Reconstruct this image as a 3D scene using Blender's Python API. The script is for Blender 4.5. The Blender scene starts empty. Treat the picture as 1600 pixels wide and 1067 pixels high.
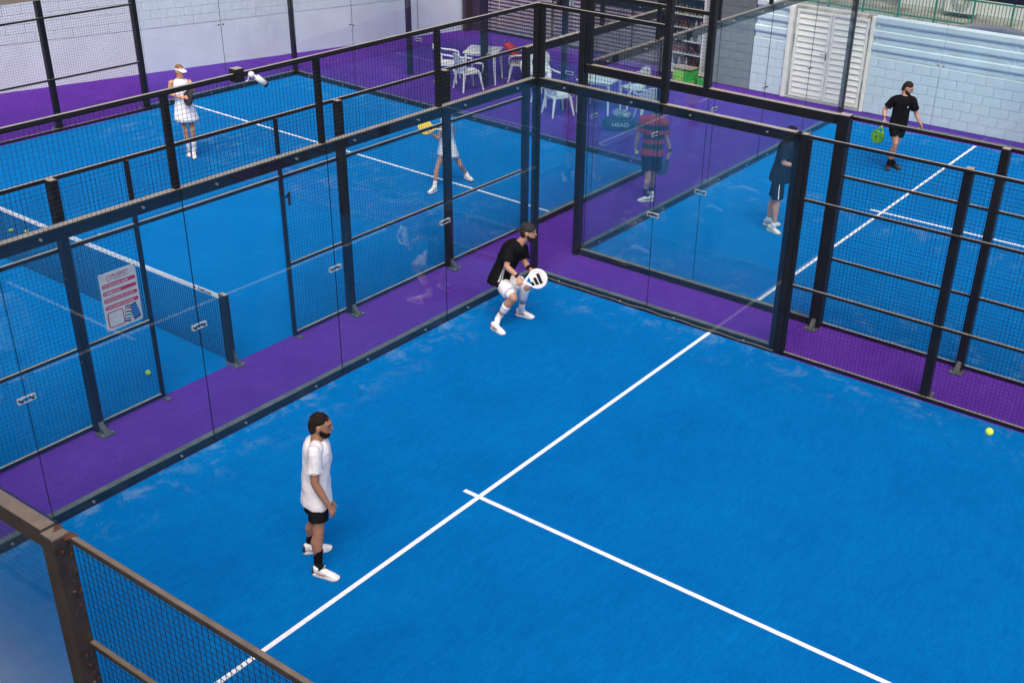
import bpy, bmesh, math, random
from mathutils import Vector, Matrix, noise
random.seed(7)
SC = bpy.context.scene
COL = SC.collection
R = math.radians

# ------------------------------------------------------------------ camera
cam_data = bpy.data.cameras.new('camera')
cam = bpy.data.objects.new('camera', cam_data)
COL.objects.link(cam)
SC.camera = cam
cam_data.sensor_width = 36.0
cam_data.lens = 1.11674 * 36.0
cam_data.shift_x = -92.83 / 1600
cam_data.shift_y = 43.53 / 1600
cam_data.clip_start = 0.1
cam_data.clip_end = 600
yaw, pit, rol = R(214.37878), R(28.41149), R(-2.01580)
fw = Vector((math.cos(pit) * math.cos(yaw), math.cos(pit) * math.sin(yaw), -math.sin(pit)))
rt = fw.cross(Vector((0, 0, 1))).normalized()
dn = fw.cross(rt)
r2 = math.cos(rol) * rt + math.sin(rol) * dn
d2 = -math.sin(rol) * rt + math.cos(rol) * dn
M = Matrix((r2, -d2, -fw)).transposed().to_4x4()
M.translation = Vector((12.75621, 9.46974, 7.01398))
cam.matrix_world = M

# ------------------------------------------------------------------ light
SUN_EL, SUN_AZ = R(54), math.atan2(0.62, 0.78)      # soft high light from behind the camera
world = bpy.data.worlds.new('World')
SC.world = world
world.use_nodes = True
wn = world.node_tree
sky = wn.nodes.new('ShaderNodeTexSky')
sky.sky_type = 'NISHITA'
sky.sun_disc = False
sky.sun_elevation = SUN_EL
sky.sun_rotation = math.pi / 2 - SUN_AZ
sky.dust_density = 5.0
sky.air_density = 1.0
sky.ozone_density = 1.0
wn.links.new(sky.outputs['Color'], wn.nodes['Background'].inputs['Color'])
wn.nodes['Background'].inputs['Strength'].default_value = 0.14
sun_data = bpy.data.lights.new('sun', 'SUN')
sun_data.energy = 1.35
sun_data.angle = R(45)
sun_data.color = (1.0, 0.86, 0.72)
sun = bpy.data.objects.new('sun', sun_data)
COL.objects.link(sun)
sd = Vector((math.cos(SUN_EL) * math.cos(SUN_AZ), math.cos(SUN_EL) * math.sin(SUN_AZ), math.sin(SUN_EL)))
sun.rotation_euler = sd.to_track_quat('Z', 'Y').to_euler()
sun.location = (5, -5, 30)
SC.view_settings.view_transform = 'Standard'
SC.view_settings.look = 'None'
SC.view_settings.exposure = 0.5
SC.view_settings.gamma = 1.0
SC.view_settings.use_curve_mapping = False
SC.cycles.transparent_max_bounces = 48
SC.cycles.max_bounces = 8

# ------------------------------------------------------------------ materials
def mat(name, col, rough=0.6, metal=0.0, var=0.08, scale=6.0, bump=0.0, bscale=60.0, sheen=0.0, spec=0.5, col2=None, coords='Object', detail=4.0):
    m = bpy.data.materials.new(name)
    m.use_nodes = True
    nt = m.node_tree
    b = nt.nodes['Principled BSDF']
    b.inputs['Roughness'].default_value = rough
    b.inputs['Metallic'].default_value = metal
    b.inputs['Specular IOR Level'].default_value = spec
    if sheen:
        b.inputs['Sheen Weight'].default_value = sheen
        b.inputs['Sheen Roughness'].default_value = 0.4
    tc = nt.nodes.new('ShaderNodeTexCoord')
    n = nt.nodes.new('ShaderNodeTexNoise')
    n.inputs['Scale'].default_value = scale
    n.inputs['Detail'].default_value = detail
    nt.links.new(tc.outputs[coords], n.inputs['Vector'])
    r = nt.nodes.new('ShaderNodeValToRGB')
    r.color_ramp.elements[0].position = 0.3
    r.color_ramp.elements[1].position = 0.7
    c1 = [max(0, c * (1 - var)) for c in col]
    c2 = list(col2) if col2 else [min(1, c * (1 + var)) for c in col]
    r.color_ramp.elements[0].color = c1 + [1]
    r.color_ramp.elements[1].color = c2 + [1]
    nt.links.new(n.outputs['Fac'], r.inputs['Fac'])
    nt.links.new(r.outputs['Color'], b.inputs['Base Color'])
    if bump:
        n2 = nt.nodes.new('ShaderNodeTexNoise')
        n2.inputs['Scale'].default_value = bscale
        n2.inputs['Detail'].default_value = 3
        nt.links.new(tc.outputs[coords], n2.inputs['Vector'])
        bp = nt.nodes.new('ShaderNodeBump')
        bp.inputs['Strength'].default_value = bump
        bp.inputs['Distance'].default_value = 0.01
        nt.links.new(n2.outputs['Fac'], bp.inputs['Height'])
        nt.links.new(bp.outputs['Normal'], b.inputs['Normal'])
    return m

def turf_mat(name, dark, mid, light, sand=None, sand_col=(0.30, 0.42, 0.52)):
    """short carpet turf: broad mottling, brushing streaks, fibre grain, optional worn sandy scuffs near given walls"""
    m = bpy.data.materials.new(name)
    m.use_nodes = True
    nt = m.node_tree
    N, Lk = nt.nodes.new, nt.links.new
    b = nt.nodes['Principled BSDF']
    b.inputs['Roughness'].default_value = 0.85
    b.inputs['Specular IOR Level'].default_value = 0.04
    b.inputs['Sheen Weight'].default_value = 0.0
    b.inputs['Sheen Roughness'].default_value = 0.5
    b.inputs['Sheen Tint'].default_value = (0.25, 0.6, 1.0, 1) if 'blue' in name else (0.6, 0.4, 1, 1)
    g = N('ShaderNodeNewGeometry')
    def tex(scale, detail, sx=1, sy=1, rough=0.55, dist=0.0):
        mp = N('ShaderNodeMapping')
        mp.inputs['Scale'].default_value = (sx, sy, 1)
        Lk(g.outputs['Position'], mp.inputs['Vector'])
        t = N('ShaderNodeTexNoise')
        t.inputs['Scale'].default_value = scale
        t.inputs['Detail'].default_value = detail
        t.inputs['Roughness'].default_value = rough
        t.inputs['Distortion'].default_value = dist
        Lk(mp.outputs['Vector'], t.inputs['Vector'])
        return t.outputs['Fac']
    def math_(op, a, c=None, v=None):
        x = N('ShaderNodeMath'); x.operation = op
        if hasattr(a, 'node'): Lk(a, x.inputs[0])
        else: x.inputs[0].default_value = a
        if c is not None:
            if hasattr(c, 'node'): Lk(c, x.inputs[1])
            else: x.inputs[1].default_value = c
        return x.outputs[0]
    broad = tex(0.9, 5, 1, 1, 0.6, 0.6)
    streak = tex(5.0, 5, 0.9, 2.6, 0.65, 1.2)
    grain = tex(95.0, 2, 1, 1, 0.7)
    grain2 = tex(24.0, 3, 1, 1.6, 0.7)
    s = math_('MULTIPLY', broad, 0.24)
    s = math_('ADD', s, math_('MULTIPLY', streak, 0.28))
    s = math_('ADD', s, math_('MULTIPLY', grain, 0.30))
    s = math_('ADD', s, math_('MULTIPLY', grain2, 0.18))
    r = N('ShaderNodeValToRGB')
    e = r.color_ramp.elements
    e[0].position = 0.36; e[0].color = (*dark, 1)
    e[1].position = 0.64; e[1].color = (*light, 1)
    em = e.new(0.5); em.color = (*mid, 1)
    Lk(s, r.inputs['Fac'])
    col = r.outputs['Color']
    if sand:
        sep = N('ShaderNodeSeparateXYZ')
        Lk(g.outputs['Position'], sep.inputs[0])
        near = None
        for (ax, pos, wid) in sand:
            d = math_('ABSOLUTE', math_('SUBTRACT', sep.outputs[ax], pos))
            f = math_('SUBTRACT', 1.0, math_('DIVIDE', d, wid))
            f = math_('MAXIMUM', f, 0.0)
            near = f if near is None else math_('MAXIMUM', near, f)
        wisp = tex(2.6, 7, 1, 1, 0.74, 0.7)
        wr = N('ShaderNodeValToRGB')
        wr.color_ramp.elements[0].position = 0.52
        wr.color_ramp.elements[1].position = 0.78
        Lk(wisp, wr.inputs['Fac'])
        fac = math_('MULTIPLY', wr.outputs['Color'], math_('MULTIPLY', near, 0.4))
        mx = N('ShaderNodeMix'); mx.data_type = 'RGBA'
        Lk(fac, mx.inputs[0]); Lk(col, mx.inputs[6]); mx.inputs[7].default_value = (*sand_col, 1)
        col = mx.outputs[2]
    Lk(col, b.inputs['Base Color'])
    bp = N('ShaderNodeBump')
    bp.inputs['Strength'].default_value = 0.6
    bp.inputs['Distance'].default_value = 0.006
    Lk(grain, bp.inputs['Height'])
    Lk(bp.outputs['Normal'], b.inputs['Normal'])
    return m

def glass_mat(name, tint):
    m = bpy.data.materials.new(name)
    m.use_nodes = True
    nt = m.node_tree
    nt.nodes.remove(nt.nodes['Principled BSDF'])
    out = nt.nodes['Material Output']
    t = nt.nodes.new('ShaderNodeBsdfTransparent')
    t.inputs['Color'].default_value = (*tint, 1)
    g = nt.nodes.new('ShaderNodeBsdfGlossy')
    g.inputs['Roughness'].default_value = 0.0
    g.inputs['Color'].default_value = (1, 1, 1, 1)
    fr = nt.nodes.new('ShaderNodeFresnel')
    gi = nt.nodes.new('ShaderNodeNewGeometry')      # same reflectance entering and leaving the thin pane
    mr = nt.nodes.new('ShaderNodeMapRange')
    mr.inputs[3].default_value = 1.42; mr.inputs[4].default_value = 1 / 1.42
    nt.links.new(gi.outputs['Backfacing'], mr.inputs[0])
    nt.links.new(mr.outputs[0], fr.inputs['IOR'])
    # faint dust film on the pane
    dfl = nt.nodes.new('ShaderNodeBsdfDiffuse')
    dfl.inputs['Color'].default_value = (0.62, 0.66, 0.68, 1)
    tc = nt.nodes.new('ShaderNodeTexCoord')
    mp = nt.nodes.new('ShaderNodeMapping'); mp.inputs['Scale'].default_value = (2.2, 2.2, 0.5)
    nz = nt.nodes.new('ShaderNodeTexNoise'); nz.inputs['Scale'].default_value = 1.5; nz.inputs['Detail'].default_value = 5
    nt.links.new(tc.outputs['Object'], mp.inputs['Vector']); nt.links.new(mp.outputs['Vector'], nz.inputs['Vector'])
    rp = nt.nodes.new('ShaderNodeValToRGB')
    rp.color_ramp.elements[0].position = 0.35; rp.color_ramp.elements[0].color = (0.001, 0.001, 0.001, 1)
    rp.color_ramp.elements[1].position = 0.8; rp.color_ramp.elements[1].color = (0.007, 0.007, 0.007, 1)
    nt.links.new(nz.outputs['Fac'], rp.inputs['Fac'])
    m1 = nt.nodes.new('ShaderNodeMixShader')
    nt.links.new(rp.outputs['Color'], m1.inputs['Fac'])
    nt.links.new(t.outputs[0], m1.inputs[1]); nt.links.new(dfl.outputs[0], m1.inputs[2])
    mx = nt.nodes.new('ShaderNodeMixShader')
    nt.links.new(fr.outputs[0], mx.inputs['Fac'])
    nt.links.new(m1.outputs[0], mx.inputs[1]); nt.links.new(g.outputs[0], mx.inputs[2])
    nt.links.new(mx.outputs[0], out.inputs['Surface'])
    return m

MT = {}
MT['blue'] = turf_mat('blue_turf', (0.0, 0.086, 0.295), (0.0, 0.116, 0.36), (0.0, 0.154, 0.425), sand=[(0, 0.0, 0.9), (1, 0.0, 0.8)])
MT['blue2'] = turf_mat('blue_turf_far', (0.0, 0.112, 0.36), (0.0, 0.142, 0.42), (0.0, 0.178, 0.48), sand=[(0, -1.2, 1.6), (0, -5.6, 1.0), (0, -11.2, 1.0)])
MT['purple'] = turf_mat('purple_turf', (0.070, 0.018, 0.235), (0.098, 0.028, 0.295), (0.13, 0.044, 0.35))
MT['line'] = mat('white_line_paint', (0.74, 0.76, 0.80), 0.8, var=0.09, scale=22, bump=0.3, bscale=200)
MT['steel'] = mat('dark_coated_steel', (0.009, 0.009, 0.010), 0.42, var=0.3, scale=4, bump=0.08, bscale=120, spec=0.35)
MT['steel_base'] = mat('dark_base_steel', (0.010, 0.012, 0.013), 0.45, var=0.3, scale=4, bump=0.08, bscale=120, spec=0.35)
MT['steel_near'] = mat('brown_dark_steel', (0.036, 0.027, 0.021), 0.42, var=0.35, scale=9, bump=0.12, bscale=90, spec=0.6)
def pale_tops(m, col, edge=0.75):
    """sky reflection painted as a pale dust tone on the upward faces of outdoor steelwork"""
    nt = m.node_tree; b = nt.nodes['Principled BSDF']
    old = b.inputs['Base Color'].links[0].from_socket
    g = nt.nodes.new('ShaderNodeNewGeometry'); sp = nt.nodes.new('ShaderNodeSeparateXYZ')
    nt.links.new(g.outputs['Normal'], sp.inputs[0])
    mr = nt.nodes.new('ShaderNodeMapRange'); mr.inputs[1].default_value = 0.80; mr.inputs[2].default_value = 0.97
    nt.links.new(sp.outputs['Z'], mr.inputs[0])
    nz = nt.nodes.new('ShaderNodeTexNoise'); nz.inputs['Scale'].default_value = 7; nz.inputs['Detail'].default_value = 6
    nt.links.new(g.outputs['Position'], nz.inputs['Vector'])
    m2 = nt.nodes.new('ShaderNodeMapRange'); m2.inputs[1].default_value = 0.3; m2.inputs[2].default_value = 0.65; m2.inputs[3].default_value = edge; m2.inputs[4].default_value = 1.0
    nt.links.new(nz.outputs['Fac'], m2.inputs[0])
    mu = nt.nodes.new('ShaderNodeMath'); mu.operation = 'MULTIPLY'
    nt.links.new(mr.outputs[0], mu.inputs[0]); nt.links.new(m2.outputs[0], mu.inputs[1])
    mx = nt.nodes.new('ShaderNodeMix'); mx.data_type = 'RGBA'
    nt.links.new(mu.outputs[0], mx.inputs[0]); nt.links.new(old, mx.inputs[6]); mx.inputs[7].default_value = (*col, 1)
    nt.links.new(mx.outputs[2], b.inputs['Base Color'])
pale_tops(MT['steel'], (0.38, 0.34, 0.28)); pale_tops(MT['steel_base'], (0.15, 0.165, 0.15), 0.55); pale_tops(MT['steel_near'], (0.17, 0.13, 0.095), 0.6)  # ledge tops carry the reflected sky in their base colour
MT['wire'] = mat('dark_mesh_wire', (0.012, 0.012, 0.014), 0.45, var=0.2, scale=3)
MT['trim'] = mat('tan_edge_cable', (0.22, 0.20, 0.17), 0.7)
MT['rust'] = mat('rusty_iron', (0.07, 0.026, 0.014), 0.85, var=0.4, scale=30, bump=0.5)
MT['bolt'] = mat('galvanised_bolt', (0.5, 0.52, 0.52), 0.35, metal=0.8)
MT['plate'] = mat('weathered_grey_plate', (0.07, 0.08, 0.08), 0.55, var=0.3, scale=20)
MT['glass'] = glass_mat('clear_pane_glass', (0.95, 0.985, 0.98))
MT['glass_edge'] = mat('dark_green_glass_edge', (0.008, 0.02, 0.024), 0.3, spec=0.3)
MT['clip'] = mat('bright_metal_clip', (0.62, 0.64, 0.65), 0.3, metal=0.3)
MT['concrete'] = mat('pale_concrete', (0.40, 0.40, 0.37), 0.85, var=0.12, scale=3, bump=0.3, bscale=50)
MT['palewall'] = mat('pale_blue_white_block', (0.58, 0.69, 0.76), 0.75, var=0.09, scale=1.3, bump=0.35, bscale=45)
MT['whitewall'] = mat('white_painted_block', (0.55, 0.62, 0.71), 0.75, var=0.05, scale=2.2, bump=0.35, bscale=45)
MT['whitewall2'] = mat('white_rendered_wall', (0.56, 0.615, 0.71), 0.75, var=0.06, scale=1.6, bump=0.5, bscale=6)
MT['greywall'] = mat('grey_painted_block', (0.13, 0.16, 0.18), 0.8, var=0.08, scale=3, bump=0.3, bscale=45)
MT['joint'] = mat('painted_mortar', (0.52, 0.57, 0.62), 0.9)
MT['gate'] = mat('cream_white_metal', (0.84, 0.81, 0.72), 0.45, var=0.04)
MT['slat'] = mat('dark_purple_slat', (0.22, 0.18, 0.23), 0.4, var=0.25, scale=2, spec=0.7)
MT['darkwall'] = mat('very_dark_wall', (0.012, 0.012, 0.018), 0.7)
MT['brown'] = mat('brown_column_paint', (0.035, 0.025, 0.028), 0.5)
MT['plastic'] = mat('white_garden_plastic', (0.72, 0.74, 0.76), 0.35, var=0.03)
MT['dirt'] = mat('dry_rubble_dirt', (0.22, 0.17, 0.13), 0.95, var=0.5, scale=1.5, bump=0.8, bscale=14, col2=(0.36, 0.34, 0.31), detail=8)
MT['green'] = mat('green_fence_paint', (0.02, 0.17, 0.12), 0.45)
MT['weed'] = mat('dry_green_weed', (0.10, 0.13, 0.035), 0.8, var=0.4, scale=9, col2=(0.26, 0.17, 0.09))
MT['farwall'] = mat('pale_rendered_building', (0.55, 0.56, 0.56), 0.85, var=0.08, scale=0.8)

# ------------------------------------------------------------------ helpers
TMP = bpy.data.scenes.new('tmp')
def bake(o):
    """mesh of an object with its modifiers applied, evaluated in a small scratch scene"""
    TMP.collection.objects.link(o)
    with bpy.context.temp_override(scene=TMP, view_layer=TMP.view_layers[0]):
        dg = bpy.context.evaluated_depsgraph_get()
        return bpy.data.meshes.new_from_object(o.evaluated_get(dg))
def link(o, parent=None):
    COL.objects.link(o)
    if parent: o.parent = parent
    return o
def empty(name, loc=(0, 0, 0), rz=0.0, label=None, cat=None, group=None, kind=None):
    o = bpy.data.objects.new(name, None)
    o.location = loc; o.rotation_euler = (0, 0, rz)
    o.empty_display_size = 0.1
    COL.objects.link(o)
    tag(o, label, cat, group, kind)
    return o
def tag(o, label=None, cat=None, group=None, kind=None):
    if label: o['label'] = label
    if cat: o['category'] = cat
    if group: o['group'] = group
    if kind: o['kind'] = kind
    return o
class MB:
    def __init__(s): s.v = []; s.f = []; s.mi = []
    def raw(s, vs, fs, mi=0):
        n = len(s.v); s.v += [tuple(v) for v in vs]
        for f in fs: s.f.append(tuple(i + n for i in f)); s.mi.append(mi)
    def box(s, x0, x1, y0, y1, z0, z1, mi=0, M=None, mis=None):
        vs = [Vector(p) for p in ((x0, y0, z0), (x1, y0, z0), (x1, y1, z0), (x0, y1, z0), (x0, y0, z1), (x1, y0, z1), (x1, y1, z1), (x0, y1, z1))]
        if M: vs = [M @ v for v in vs]
        fs = [(0, 3, 2, 1), (4, 5, 6, 7), (0, 1, 5, 4), (1, 2, 6, 5), (2, 3, 7, 6), (3, 0, 4, 7)]
        n = len(s.v); s.v += [tuple(v) for v in vs]
        for k, f in enumerate(fs):
            s.f.append(tuple(i + n for i in f)); s.mi.append(mis[k] if mis else mi)
    def bbox(s, x0, x1, y0, y1, z0, z1, c=0.004, mi=0):
        """box with chamfered long vertical/horizontal edges (8-gon rings)"""
        cx, cy, cz = min(c, (x1 - x0) / 3), min(c, (y1 - y0) / 3), min(c, (z1 - z0) / 3)
        bm = bmesh.new()
        bmesh.ops.create_cube(bm, size=1)
        for v in bm.verts:
            v.co = Vector(((x0 + x1) / 2 + v.co.x * (x1 - x0), (y0 + y1) / 2 + v.co.y * (y1 - y0), (z0 + z1) / 2 + v.co.z * (z1 - z0)))
        bmesh.ops.bevel(bm, geom=bm.edges[:], offset=min(cx, cy, cz), segments=1, affect='EDGES')
        bm.verts.index_update()
        s.raw([v.co for v in bm.verts], [[v.index for v in f.verts] for f in bm.faces], mi)
        bm.free()
    def cyl(s, a, b, r, n=8, mi=0, r1=None, cap=True):
        a, b = Vector(a), Vector(b); d = (b - a).normalized()
        u = d.orthogonal().normalized(); w = d.cross(u)
        r1 = r if r1 is None else r1
        vs = [a + (u * math.cos(t) + w * math.sin(t)) * r for t in [2 * math.pi * k / n for k in range(n)]]
        vs += [b + (u * math.cos(t) + w * math.sin(t)) * r1 for t in [2 * math.pi * k / n for k in range(n)]]
        fs = [(k, (k + 1) % n, n + (k + 1) % n, n + k) for k in range(n)]
        if cap: fs += [tuple(range(n - 1, -1, -1)), tuple(range(n, 2 * n))]
        s.raw(vs, fs, mi)
    def tube(s, pts, r, n=8, mi=0):
        pts = [Vector(p) for p in pts]; rings = []
        u = None
        for i, p in enumerate(pts):
            d = (pts[min(i + 1, len(pts) - 1)] - pts[max(i - 1, 0)]).normalized()
            u = d.orthogonal().normalized() if u is None else (u - d * u.dot(d)).normalized()
            w = d.cross(u); rr = r[i] if isinstance(r, (list, tuple)) else r
            rings.append([p + (u * math.cos(t) + w * math.sin(t)) * rr for t in [2 * math.pi * k / n for k in range(n)]])
        vs = [v for g in rings for v in g]
        fs = []
        for i in range(len(rings) - 1):
            for k in range(n): fs.append((i * n + k, i * n + (k + 1) % n, (i + 1) * n + (k + 1) % n, (i + 1) * n + k))
        m = len(vs)
        fs += [tuple(range(n - 1, -1, -1)), tuple(range(m - n, m))]
        s.raw(vs, fs, mi)
    def lathe(s, prof, c=(0, 0, 0), n=16, mi=0):
        c = Vector(c); vs = []
        for (r, z) in prof: vs += [c + Vector((r * math.cos(2 * math.pi * k / n), r * math.sin(2 * math.pi * k / n), z)) for k in range(n)]
        fs = []
        for i in range(len(prof) - 1):
            for k in range(n): fs.append((i * n + k, i * n + (k + 1) % n, (i + 1) * n + (k + 1) % n, (i + 1) * n + k))
        fs += [tuple(range(n - 1, -1, -1)), tuple(range(len(vs) - n, len(vs)))]
        s.raw(vs, fs, mi)
    def prism(s, poly, y0, y1, mi=0):
        """poly in xz, extruded along y"""
        n = len(poly)
        vs = [(p[0], y0, p[1]) for p in poly] + [(p[0], y1, p[1]) for p in poly]
        s.raw(vs, [tuple(range(n)), tuple(range(2 * n - 1, n - 1, -1))] + [(k, n + k, n + (k + 1) % n, (k + 1) % n) for k in range(n)], mi)
    def mesh(s, name, mats, smooth=False):
        me = bpy.data.meshes.new(name)
        me.from_pydata(s.v, [], s.f)
        for m in (mats if isinstance(mats, (list, tuple)) else [mats]): me.materials.append(m)
        me.polygons.foreach_set('material_index', s.mi)
        if smooth: me.polygons.foreach_set('use_smooth', [True] * len(me.polygons))
        bm = bmesh.new(); bm.from_mesh(me); bmesh.ops.recalc_face_normals(bm, faces=bm.faces[:]); bm.to_mesh(me); bm.free()
        me.update()
        return me
    def build(s, name, mats, parent=None, smooth=False):
        return link(bpy.data.objects.new(name, s.mesh(name, mats, smooth)), parent)
def poly_sheet(name, pts, z, m, kind='structure', thick=0.004):
    mb = MB(); n = len(pts)
    vs = [(p[0], p[1], z) for p in pts] + [(p[0], p[1], z - thick) for p in pts]
    mb.raw(vs, [tuple(range(n)), tuple(range(2 * n - 1, n - 1, -1))] + [(k, (k + 1) % n, n + (k + 1) % n, n + k) for k in range(n)])
    o = mb.build(name, m)
    o['kind'] = kind
    return o
def text_mesh(txt, size, extr, m, name, parent, loc, rot, bold=False, align='CENTER', sx=1.0):
    cu = bpy.data.curves.new('lettering', 'FONT')
    cu.body = txt; cu.size = size; cu.extrude = extr; cu.align_x = align; cu.align_y = 'CENTER'
    cu.offset = 0.012 * size if bold else 0
    cu.resolution_u = 3
    o = bpy.data.objects.new('tmp', cu)
    me = bake(o)
    bpy.data.objects.remove(o)
    me.materials.clear(); me.materials.append(m)
    ob = link(bpy.data.objects.new(name, me), parent)
    ob.location = loc; ob.rotation_euler = rot; ob.scale = (sx, 1, 1)
    return ob

# ------------------------------------------------------------------ ground
g = poly_sheet('ground', [(-160, -160), (160, -160), (160, 160), (-160, 160)], -0.02, MT['dirt'])
WA, WB = Vector((-0.45 + 12.0, -15.0 - 3.195, 0)), Vector((-12.73, -11.73, 0))     # foot line of the long white wall
poly_sheet('purple_turf_surround', [(-12.66, -11.75), (10.25, -17.85), (10.25, 22), (-12.1, 22), (-12.1, -3.87), (-12.66, -3.87)], 0.0, MT['purple'], thick=0.012)
poly_sheet('pavement', [(10.25, -17.9), (11.3, -18.2), (11.3, 22), (10.25, 22)], 0.0, MT['concrete'], thick=0.012)
def court(name, pts, lines, m='blue2'):
    o = poly_sheet(name, pts, 0.004, MT[m])
    for q in lines:
        l = poly_sheet('painted_line', q, 0.008, MT['line'])
        l.parent = o
    return o
def seg(a, b, w=0.05):
    a, b = Vector(a), Vector(b); d = (b - a).normalized(); n = Vector((-d.y, d.x)) * w / 2
    return [tuple(a - n), tuple(b - n), tuple(b + n), tuple(a + n)]
court('blue_court_turf', [(0, 0), (10, 0), (10, 20), (0, 20)],
      [seg((0.0, 3.03), (10, 3.03)), seg((5, 2.83), (5, 3.005)), seg((5, 3.055), (5, 17)), seg((0, 17), (10, 17))], 'blue')
court('blue_court_turf', [(-11.22, 0.05), (-1.22, 0.05), (-1.22, 20), (-11.22, 20)],
      [seg((-11.2, 3.1), (-1.22, 3.07)), seg((-6.12, 2.87), (-6.12, 3.06)), seg((-6.12, 3.11), (-6.12, 17))])
court('blue_court_turf', [(-5.5, -1.33), (14, -1.33), (14, -11.75), (-5.86, -11.5)],
      [seg((-2.36, -1.33), (-2.61, -11.5)), seg((11.5, -1.33), (11.3, -11.5)), seg((-2.42, -6.74), (11.5, -6.74))])
# ------------------------------------------------------------------ padel court enclosure walls
def wires(x0, x1, z0, z1, y, pitch=0.05, t=0.0035):
    """square welded mesh: upright and level wires, each a thin three-sided rod"""
    mb = MB()
    nx = max(1, round((x1 - x0) / pitch)); nz = max(1, round((z1 - z0) / pitch))
    h = t / 2
    for i in range(nx + 1):
        x = x0 + (x1 - x0) * i / nx
        vs = [(x - h, y, z0), (x + h, y, z0), (x, y + t, z0), (x - h, y, z1), (x + h, y, z1), (x, y + t, z1)]
        mb.raw(vs, [(0, 1, 4, 3), (1, 2, 5, 4), (2, 0, 3, 5)])
    y2 = y + t * 0.9
    for i in range(nz + 1):
        z = z0 + (z1 - z0) * i / nz
        vs = [(x0, y2, z - h), (x0, y2, z + h), (x0, y2 + t, z), (x1, y2, z - h), (x1, y2, z + h), (x1, y2 + t, z)]
        mb.raw(vs, [(0, 1, 4, 3), (1, 2, 5, 4), (2, 0, 3, 5)])
    me = bpy.data.meshes.new('wire_mesh')
    me.from_pydata(mb.v, [], mb.f)
    me.materials.append(MT['wire'])
    return me

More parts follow.
